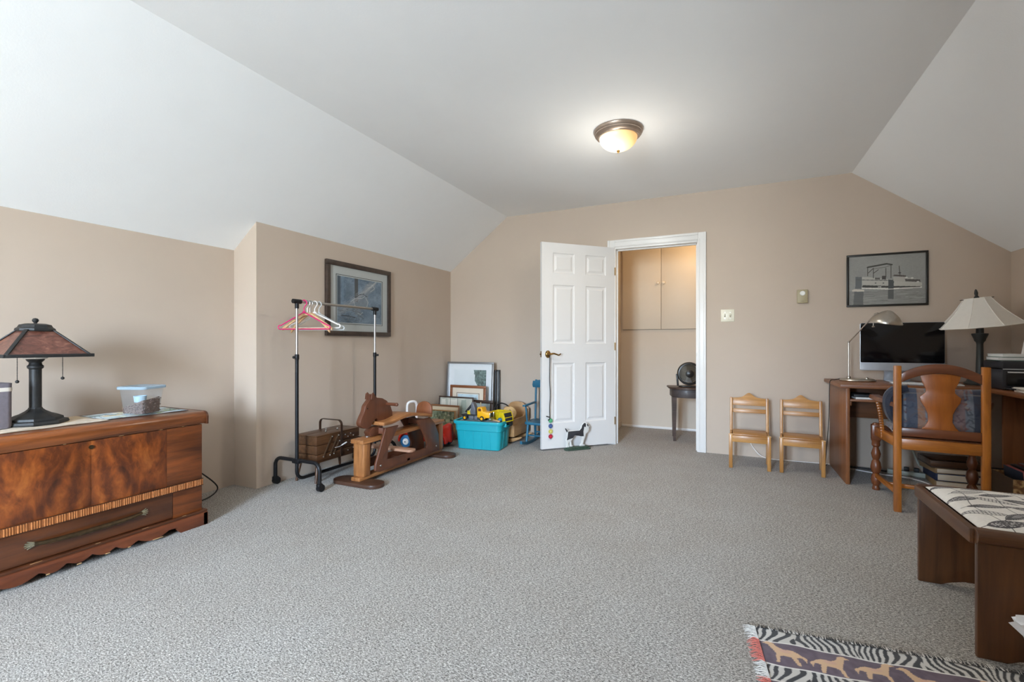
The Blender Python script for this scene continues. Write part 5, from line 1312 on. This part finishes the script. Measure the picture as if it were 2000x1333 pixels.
# under the desk
ps = thing('power_strip', 'pale power strip with black plugs on the floor under the desk', 'power strip', (1.30, 4.68, 0), R(-14))
B().bx(-.14, .14, -.025, .025, 0, .035, .006).build('body', plain('strip_grey', srgb(176, 182, 172), .45), ps)
for i, x in enumerate((-.02, .04, .10)): B().bx(x-.016, x+.016, -.018, .018, .035, .065, .004).build('plug', 'toy_black', ps)
for nm, lab, pts, r_, mt in (
    ('electric_cable', 'white cable along the skirting behind the small chairs', [(.16, 4.835, .18), (.21, 4.82, .08), (.30, 4.80, .012), (.5, 4.80, .006), (.70, 4.81, .006), (.83, 4.80, .006)], .004, 'white_plastic'),
    ('electric_cable', 'white cable lying across the floor under the desk', [(.83, 4.74, .006), (1.0, 4.66, .006), (1.12, 4.60, .006), (1.24, 4.58, .006), (1.32, 4.5, .006), (1.345, 4.42, .006)], .005, 'white_plastic'),
    ('electric_cable', 'black cable running to the power strip under the desk', [(.83, 4.80, .006), (1.0, 4.76, .008), (1.15, 4.74, .006), (1.17, 4.72, .015)], .0055, 'toy_black'),
    ('electric_cable', 'grey cable slanting down the wall behind the armchair', [(1.27, 4.83, .40), (1.33, 4.81, .25), (1.37, 4.76, .10), (1.38, 4.70, .068)], .008, 'strip_grey')):
    tag(B().tube(spline(pts, 8), r_, 8).build(nm, mt), lab, 'cord')
plain('book_navy', srgb(38, 46, 76), .6); plain('book_tan', srgb(150, 120, 84), .6); plain('box_brown', srgb(92, 70, 50), .7)
zz = 0.
for i, (lab, w_, d_, h_, mt, dx) in enumerate((('thick tan book at the bottom of the under-desk stack', .27, .24, .045, 'book_tan', .01), ('navy box file in the under-desk stack', .26, .25, .055, 'book_navy', 0), ('tan folder above the navy box file', .27, .25, .04, 'book_tan', -.01))):
    t = thing('storage_book', lab, 'book', (1.50+dx, 4.52, zz), R(-4+4*i), 'stack under the desk')
    B().bx(-w_/2, w_/2, -d_/2, d_/2, 0, h_, .003).build('cover', mt, t)
    B().bx(-w_/2+.012, w_/2-.003, -d_/2-.001, -d_/2+.01, .006, h_-.006, .001).build('pages', 'mat_cream', t)
    zz += h_+.0005
tr_ = thing('wooden_tray', 'open dark wooden tray on top of the under-desk stack', 'tray', (1.49, 4.52, zz))
b = B().bx(-.15, .15, -.135, .135, 0, .008, .002); b.build('bottom', wd('dark', 'X'), tr_)
for (x0, x1, y0, y1) in ((-.15, .15, -.135, -.125), (-.15, .15, .125, .135), (-.15, -.14, -.124, .124), (.14, .15, -.124, .124)): B().bx(x0, x1, y0, y1, .0085, .05, .002).build('side', wd('sew', 'X'), tr_)
zz = 0.
for i in range(8):
    t = thing('magazine', ['lowest', 'second', 'third', 'fourth', 'fifth', 'sixth', 'seventh', 'topmost'][i] + ' magazine of the pile under the desk wing', 'magazine', (1.70, 4.165, zz), R(random.uniform(-4, 4)), 'magazines under the desk wing')
    h_ = .014+.006*(i % 3)
    B().bx(-.10, .10, -.11, .11, 0, h_-.0005, .001).build('pages', plain('mag_%d' % i, srgb(*[(206, 202, 196), (90, 92, 92), (214, 210, 204), (60, 66, 64), (190, 184, 176), (206, 204, 200), (96, 100, 96), (150, 148, 146)][i]), .5), t)
    B().bx(-.101, .101, -.111, .111, h_-.0012, h_-.0004, 0).build('cover', plain('magc_%d' % i, srgb(*[(60, 70, 90), (40, 40, 44), (130, 60, 50), (36, 44, 42), (90, 100, 120), (200, 196, 190), (60, 60, 60), (44, 46, 50)][i]), .35), t)
    zz += h_
bg = thing('cable_bundle', 'tangled black cable bundle on the magazines under the desk', 'cables', (1.69, 4.16, zz+.001))
for i in range(6):
    r0 = .05+.012*(i % 3)
    B().tube([(r0*1.5*math.cos(R(k*18)+i), r0*math.sin(R(k*18)+i), .010+.0085*i+.01*math.sin(R(k*36)+i)*.6) for k in range(20)], .0075, 8, closed=True).build('coil', 'toy_black', bg)
mb = thing('magazine_box', 'brown patterned cardboard box of magazines at the right edge', 'box', (1.69, 3.84, 0))
def pat():
    m, nt, p = base_mat('box_pattern'); setp(p, .7)
    v = coords(nt); n = noise(nt, v, 22, 3, .5, 1.5)
    nt.links.new(ramp(nt, n, [(.42, srgb(120, 84, 52)), (.5, srgb(168, 128, 82)), (.58, srgb(196, 160, 112))]), p.inputs['Base Color'])
pat()
for (x0, x1, y0, y1, mt) in ((-.18, .18, -.13, -.124, 'box_pattern'), (-.18, .18, .124, .13, 'box_pattern'), (-.18, -.174, -.1235, .1235, 'box_brown'), (.174, .18, -.1235, .1235, 'box_brown')):
    B().bx(x0, x1, y0, y1, .006, .25, .001).build('side', mt, mb)
B().bx(-.18, .18, -.13, .13, 0, .006).build('bottom', 'box_brown', mb)
for i in range(6):
    x = 1.60+.034*i
    t = thing('magazine', ['pink-spined magazine leaning in the cardboard box', 'dark magazine second in the cardboard box', 'grey magazine third in the cardboard box', 'pale magazine fourth in the cardboard box', 'white magazine fifth in the cardboard box', 'cream magazine last in the cardboard box'][i], 'magazine', (x, 3.84, .0075), rot=(0, R(-6), 0), group='magazines in the cardboard box')
    B().bx(-.011, .011, -.105, .105, .003, .285+.008*i, .001).build('pages', plain('magb_%d' % i, srgb(*[(196, 110, 110), (70, 72, 78), (120, 124, 130), (200, 196, 192), (222, 220, 216), (214, 206, 190)][i]), .5), t)
    B().bx(-.0125, -.0112, -.106, .106, .003, .286+.008*i, 0).build('cover', MATS['magc_%d' % i], t)

# ------------------------------------------------------------------ armchair at the desk
CH = wd('chair', 'X', rough=.35, coat=.3, grain=24, stretch=8); CHZ = wd('chair', 'Z', rough=.35, coat=.3, grain=24, stretch=8); CHY = wd('chair', 'Y', rough=.35, coat=.3, grain=24, stretch=8)
CDX = wd('chair_d', 'X', rough=.35, coat=.3, grain=24); CDZ = wd('chair_d', 'Z', rough=.35, coat=.3, grain=24); CDY = wd('chair_d', 'Y', rough=.35, coat=.3, grain=24)
ac = thing('armchair', 'oak armchair with vase-shaped back splat facing the desk', 'chair', (1.152, 3.630, 0), R(-6.6))
hw, fy, fw_ = .2, .477, .252
for s in (-1, 1):
    p = B().prism([(-.018, 0), (.018, 0), (.020, .45), (.014, .91), (-.014, .91), (-.018, .45)], s*hw-.019, s*hw+.019, 'yz', .004).build('back_post', CHZ, ac)
    # turned front leg
    prof = [(.022, 0), (.024, .01), (.018, .03), (.026, .045), (.030, .07), (.026, .10), (.018, .115), (.026, .13), (.033, .16), (.026, .20), (.017, .215), (.025, .235), (.029, .26), (.020, .29), (.016, .305), (.026, .32), (.024, .345), (.030, .36)]
    lg = B().lathe(prof, 20, (s*fw_, fy, 0)); lg.bx(s*fw_-.028, s*fw_+.028, fy-.028, fy+.028, .358, .468, .006); lg.lathe([(.024, .466), (.018, .478), (0, .482)], 16, (s*fw_, fy, 0))
    lg.build('front_leg', CDZ, ac)
    B().bar((s*hw, .015, .43), (s*fw_, fy-.025, .425), .026, .062, .004).build('side_seat_rail', CHY, ac)
    B().bar((s*hw, .015, .115), (s*fw_, fy-.02, .105), .020, .030, .004).build('side_stretcher', CHY, ac)
    arm = spline([(s*(hw-.0), .012, .662), (s*(hw+.03), .10, .672), (s*(hw+.062), .22, .678), (s*(hw+.075), .33, .682), (s*(hw+.062), .40, .674)], 5)
    b = B(); k = len(arm)
    vs = []; fs = []
    for i, (x, y, z) in enumerate(arm):
        t = i/(k-1); ww = .016+.020*t*(1 if t < .86 else max(.2, (1-t)/.14)); hh = .013
        vs += [(x-ww, y, z-hh), (x+ww, y, z-hh), (x+ww*1.02, y, z), (x+ww*.8, y, z+hh), (x-ww*.8, y, z+hh), (x-ww*1.02, y, z)]
    for i in range(k-1):
        for j in range(6): fs.append((i*6+j, i*6+(j+1) % 6, (i+1)*6+(j+1) % 6, (i+1)*6+j))
    fs.append(tuple(range(6))[::-1]); fs.append(tuple((k-1)*6+j for j in range(6)))
    b.add(vs, fs).build('armrest', CDY, ac, smooth=50)
    sp = spline([(s*(hw+.036), .29, .405), (s*(hw+.044), .288, .50), (s*(hw+.052), .283, .58), (s*(hw+.068), .288, .668)], 5)
    b = B()
    for p0, p1 in zip(sp[:-1], sp[1:]): b.bar(p0, p1, .024, .030, .003, up=(0, 1, 0))
    b.build('arm_support', CHZ, ac)
B().bx(-hw+.018, hw-.018, -.015, .013, .392, .460, .004).build('rear_seat_rail', CH, ac)
B().bx(-fw_+.028, fw_-.028, fy-.012, fy+.012, .400, .462, .004).build('front_seat_rail', CH, ac)
B().bar((-.222, .22, .11), (.222, .22, .11), .02, .026, .004).build('cross_stretcher', CH, ac)
B().bx(-hw+.018, hw-.018, -.012, .010, .475, .527, .004).build('lower_back_rail', CDX, ac)
up_ = [(float(x), .862+.062*(1-(x/.182)**2)) for x in np.linspace(-.182, .182, 17)]
dn = [(float(x), .806+.060*(1-(x/.182)**2)) for x in np.linspace(.182, -.182, 17)]
B().prism(up_+dn, -.012, .012, 'xz', .003).build('crest_rail', CDX, ac)
hwz = [(.525, .086), (.545, .07), (.577, .055), (.623, .057), (.66, .07), (.695, .090), (.722, .094), (.738, .078), (.752, .066), (.775, .066), (.813, .083), (.84, .09), (.864, .093)]
B().prism([(w_, z) for z, w_ in hwz]+[(-w_, z) for z, w_ in hwz[::-1]], -.006, .006, 'xz', .002).build('splat', wood('wood_splat', srgb(140, 74, 16), srgb(176, 100, 30), 'Z', 30, .35, .3), ac)
B().prism([(-hw+.01, .02), (hw-.01, .02), (fw_-.02, fy-.02), (-fw_+.02, fy-.02)], .440, .4635, 'xy', .003).build('seat_board', CDX, ac)
# patterned cushions
def tapestry(w_, h_, base):
    a = Art(w_, h_, base).grain(10, 8, 16).grain(40, 30, 10)
    for i in range(int(w_*h_/160)):
        x = RNG.rand()*w_; y = RNG.rand()*h_; c = [(128, 88, 80), (74, 84, 96), (150, 116, 92), (50, 54, 70), (160, 150, 136), (96, 66, 66)][RNG.randint(6)]
        pts = [(x, y)]
        for k in range(3): pts.append((pts[-1][0]+RNG.randn()*5, pts[-1][1]+RNG.randn()*5))
        a.line(pts, 1.6+RNG.rand()*2, c, .7)
    return a
attr_mat('tapestry', .9, bmp=.3, sheen=.3)
a = tapestry(150, 100, (124, 132, 144))
for (x0, x1, c) in ((0, 20, (58, 66, 86)), (24, 42, (74, 82, 100)), (130, 150, (56, 62, 80))): a.rect(x0, 0, x1, 100, c, .8)
a.rect(42, 0, 54, 100, (176, 124, 92), .6); a.rect(0, 14, 150, 16, (150, 140, 134), .7); a.rect(98, 0, 116, 100, (140, 98, 92), .5)
def cushion(name, label, art, w_, h_, t_, loc, rot, mat='tapestry', nx=120, ny=84, p=.5, fr=None):
    me_v = []; fs = []
    for sgn in (1, -1):
        for j in range(ny+1):
            for i in range(nx+1):
                u, v = i/nx*2-1, j/ny*2-1
                bul = ((1-abs(u)**3)*(1-abs(v)**3))**p
                pin = 1-.05*(abs(u)**2+abs(v)**2)*(1-min(abs(u), abs(v)))
                me_v.append((u*w_/2*(1-.06*(1-v*v)*abs(u)**4), sgn*t_/2*bul, v*h_/2*(1-.06*(1-u*u)*abs(v)**4)))
    m = (nx+1)*(ny+1)
    for s_ in (0, 1):
        for j in range(ny):
            for i in range(nx):
                q_ = s_*m+j*(nx+1)+i; f_ = (q_, q_+1, q_+nx+2, q_+nx+1); fs.append(f_ if s_ == 1 else f_[::-1])
    me = bpy.data.meshes.new(name); me.from_pydata(me_v, [], fs); me.update()
    paint(me, art, lambda c: (c.x/w_+.5, .5-c.z/h_))
    bm = bmesh.new(); bm.from_mesh(me); bmesh.ops.remove_doubles(bm, verts=bm.verts, dist=.0004); bmesh.ops.recalc_face_normals(bm, faces=bm.faces); bm.to_mesh(me); bm.free()
    me.polygons.foreach_set('use_smooth', [True]*len(me.polygons)); me.materials.append(MATS[mat])
    o = bpy.data.objects.new(name, me); COL.objects.link(o); o.location = loc; o.rotation_euler = rot
    return o
AM = Matrix.Translation((1.152, 3.630, 0)) @ Matrix.Rotation(R(-6.6), 4, 'Z')
o = cushion('cushion', '', a, .44, .28, .10, tuple(AM @ Vector((0, .085, .635))), (R(-10), 0, R(-6.6))); tag(o, 'denim blue tapestry cushion propped against the armchair back', 'cushion')
th_ = B()
for k, (x, z) in enumerate(((-.235, .70), (.238, .69))):
    pass
a = tapestry(150, 130, (92, 76, 70))
o = cushion('seat_pad', '', a, .44, .42, .045, tuple(AM @ Vector((0, .255, .4875))), (R(-90), 0, R(-6.6)), p=.3); tag(o, 'brown patterned seat pad tied on the armchair seat', 'seat pad')
# dark jacket hanging over the chair side
jv = []
dn_ = plain('denim_dark', srgb(42, 48, 64), .9, var=.2, vs=30, sheen=.3)
pts = spline([(-.175, .12, .52), (-.215, .10, .60), (-.225, .08, .69), (-.20, .06, .745), (-.14, .055, .765)], 5)
b = B(); b.tube(pts, [.022+.018*math.sin(PI*i/(len(pts)-1)) for i in range(len(pts))], 10)
jk = b.build('dark_scarf', dn_, None, (1.152, 3.630, 0), (0, 0, R(-6.6))); tag(jk, 'dark blue scarf bunched over the cushion on the armchair', 'scarf')

# ------------------------------------------------------------------ upholstered bench
BN = wd('bench', 'X', rough=.38, coat=.2, grain=24); BNY = wd('bench', 'Y', rough=.38, coat=.2, grain=24); BNZ = wd('bench', 'Z', rough=.38, coat=.2, grain=24)
bn = thing('upholstered_bench', 'dark wooden bench with black and white leaf fabric seat', 'bench', (.962, 2.348, 0), R(-1))
bw, bl_ = .207, .292
for s in (-1, 1):
    y0 = s*(bl_-.012)
    prof = [(-bw, 0), (-bw+.075, 0), (-bw+.10, .012), (-bw+.15, .026), (bw-.15, .026), (bw-.10, .012), (bw-.075, 0), (bw, 0), (bw, .385), (-bw, .385)]
    B().prism(prof, y0-.012, y0+.012, 'xz', .004).build('end_panel', BNZ, bn)
    e = s*(bl_-.004)
    pf_ = [(e-s*.034, .375), (e-s*.002, .375)] + [(e-s*.006+s*.022*math.cos(R(x)), .402+.024*math.sin(R(x))) for x in range(-70, 100, 17)] + [(e-s*.034, .424)]
    B().prism(pf_, -bw-.002, bw+.002, 'yz', .003).build('end_rail', BN, bn)
    B().bx(s*bw-.016, s*bw+.010, -bl_+.016, bl_-.016, .372, .424, .008).build('side_rail', BNY, bn)
B().bx(-bw+.02, bw-.02, -bl_+.03, bl_-.03, .385, .400).build('seat_board', BN, bn)
W_, H_ = 300, 400
a = Art(W_, H_, (228, 224, 217)).grain(60, 80, 5)
INK = (58, 55, 58)
def leaf(cx, cy, Ln, Wd, rot, style):
    ca, sa = math.cos(R(rot)), math.sin(R(rot))
    T = lambda x, y: (cx+x*ca-y*sa, cy+x*sa+y*ca)
    tt_ = np.linspace(0, 1, 18)
    upper = [T(-Ln/2+Ln*t, -Wd/2*math.sin(PI*t**.8)) for t in tt_]; lower = [T(-Ln/2+Ln*t, Wd/2*math.sin(PI*t**.8)) for t in tt_]
    poly = upper+lower[::-1]
    if style == 0:
        a.poly(poly, INK); inn = [T(-Ln*.3+Ln*.6*t, -Wd*.2*math.sin(PI*t)) for t in tt_]+[T(-Ln*.3+Ln*.6*t, Wd*.2*math.sin(PI*t)) for t in tt_[::-1]]
        a.poly(inn, (150, 146, 146)); a.line([T(-Ln*.3, 0), T(Ln*.3, 0)], 1.4, INK)
        for t in np.linspace(.12, .88, 12):
            for s_ in (-1, 1): a.ell(*T(-Ln/2+Ln*t, s_*Wd*.38*math.sin(PI*t**.8)), 1.2, 1.2, (210, 206, 202))
    elif style == 1:
        a.poly(poly, (210, 206, 200)); a.line(poly+[poly[0]], 2.2, INK)
        for t in np.linspace(.1, .92, 11): a.line([T(-Ln/2+Ln*t, -Wd*.46*math.sin(PI*t**.8)), T(-Ln/2+Ln*(t+.03), Wd*.46*math.sin(PI*t**.8))], 1.6, INK)
        a.line([T(-Ln/2, 0), T(Ln/2, 0)], 1.8, INK)
    else:
        a.poly(poly, INK, .92)
        for i in range(int(Ln*Wd/50)):
            t = .12+.76*RNG.rand(); a.ell(*T(-Ln/2+Ln*t, (RNG.rand()-.5)*.8*Wd*math.sin(PI*t)), 1.8, 1.3, (214, 210, 206), .9)
    a.line([T(-Ln/2-14, 3), T(-Ln/2, 0)], 2., INK)
rl = random.Random(5); k = 0
for gy in range(6):
    for gx in range(4):
        x = 40+gx*78+(gy % 2)*34+rl.uniform(-8, 8); y = 32+gy*68+rl.uniform(-8, 8)
        leaf(x, y, rl.uniform(84, 112), rl.uniform(28, 42), rl.choice([-35, -20, 10, 25, 40, 160, 200])+rl.uniform(-10, 10), (k*7+gx) % 3); k += 1
for gx in range(4): a.line(spline([(40+gx*75, 0), (60+gx*70, 120), (40+gx*75, 250), (70+gx*70, 400)], 10), 2., INK)
attr_mat('leaf_fabric', .85, bmp=.2, sheen=.2)
sheet('seat_cushion', 2*bw-.036, 2*bl_-.062, a, 'leaf_fabric', bn, 'xy', (0, 0, .424), None, 1., lambda U, V: .026*((1-np.abs(2*U-1)**5)*(1-np.abs(2*V-1)**5))**.6-.004, .0)
bag = B()
rb_ = random.Random(9)
bm = bmesh.new(); bmesh.ops.create_icosphere(bm, subdivisions=3, radius=.06)
for v in bm.verts:
    n_ = v.co.normalized(); k = 1+.22*math.sin(n_.x*9+n_.z*5)*math.sin(n_.y*8+1)+rb_.uniform(-.06, .06)
    v.co = Vector((n_.x*.075*k-.85*n_.z*.09*k, n_.y*.042*k, .09+n_.z*.09*k))
bm_min = min(v.co.z for v in bm.verts)
for v in bm.verts: v.co.z -= bm_min
bag.bm(bm); o = bag.build('crumpled_tissue', plain('tissue', srgb(232, 232, 234), .8), None, (.915, 1.975, .012), None, smooth=0); tag(o, 'crumpled white tissue on the rug beside the dark bench', 'tissue')

# ------------------------------------------------------------------ woven rug
W_, H_ = 520, 300
LR, WR = 1.56, .90
a = Art(W_, H_, (92, 76, 88)).grain(120, 70, 9).grain(20, 12, 5)
def zebra(y0, y1):
    ph = a.X*.78+np.sin(a.X*.11)*1.6+np.sin(a.X*.037+2)*2.2+(a.Y-y0)*(.30*np.sign(np.sin(a.X*.052+1.))*np.abs(np.sin(a.X*.052+1.))**.5+.06)+1.2*np.sin((a.Y-y0)*.25+a.X*.1)
    st = np.sin(ph); m = ((a.Y >= y0) & (a.Y < y1))
    a.put(m*1., (198, 194, 188)); a.put(m*np.clip((st-.02)*6+.5, 0, 1), (44, 43, 45))
def beast(x, y, s_, f):
    P = [(-16, -6), (-10, -9), (2, -8), (9, -13), (13, -22), (20, -25), (27, -20), (20, -17), (16, -6), (13, 3), (15, 20), (11, 20), (8, 6), (-6, 5), (-11, 20), (-16, 20), (-13, 4), (-20, 2), (-24, 12), (-26, 2)]
    a.poly([(x+f*px*s_, y+py*s_) for px, py in P], (206, 170, 134)); a.ell(x, y-5*s_, 8*s_, 4*s_, (196, 152, 140), .5)
period = 68
for r0 in range(0, H_, period):
    zebra(r0, r0+25); a.rect(0, r0+25, W_, r0+27, (224, 220, 214)); a.rect(0, r0+period-2, W_, r0+period, (224, 220, 214))
    for i in range(13): beast(26+i*42+(r0//period % 2)*20, r0+47+(2 if i % 2 else -2), .78, 1 if i % 3 else -1)
attr_mat('rug_weave', .95, bmp=.5, bs=400, sheen=.2)
ang = R(6)
rug_o = Vector((.082, 1.922, 0))     # top left corner
ex = Vector((math.cos(ang), math.sin(ang), 0)); ey = Vector((math.sin(ang), -math.cos(ang), 0))
cen = rug_o+ex*(LR/2)+ey*(WR/2)
rg = thing('woven_rug', 'purple and zebra-striped woven rug with tan animals in the foreground', 'rug', tuple(cen), ang)
sheet('rug_field', LR, WR, a, 'rug_weave', rg, 'xy', (0, 0, .007), None, 1., lambda U, V: .0025*np.sin(U*23)*np.sin(V*17)+.0015*np.sin(U*61+V*40), .006)
plain('fringe_red', srgb(196, 112, 100), .9, var=.2, vs=80); plain('fringe_white', srgb(206, 202, 196), .9, var=.2, vs=80); plain('fringe_dark', srgb(48, 48, 50), .9)
fr = random.Random(4)
br, bw_, bk_ = B(), B(), B()
for i in range(300):
    v = i/299; y = WR/2-v*WR; row = (v*H_) % period
    L_ = fr.uniform(.022, .042); x0 = -LR/2+.004
    tgt = bw_ if row < 27 else br
    tgt.tube([(x0, y, .010), (x0-L_*.5, y+fr.uniform(-.004, .006), .012), (x0-L_, y+fr.uniform(-.008, .012), .006)], [.0016, .0014, .0007], 4)
for i in range(520):
    u = i/519; x = -LR/2+u*LR; L_ = fr.uniform(.008, .02)
    (bk_ if fr.random() < .62 else bw_).tube([(x, WR/2-.003, .010), (x+fr.uniform(-.006, .006), WR/2+L_, .010)], [.0016, .0006], 4)
tag(br.build('fringe', 'fringe_red', rg), kind='stuff'); tag(bw_.build('fringe', 'fringe_white', rg), kind='stuff'); tag(bk_.build('fringe', 'fringe_dark', rg), kind='stuff')
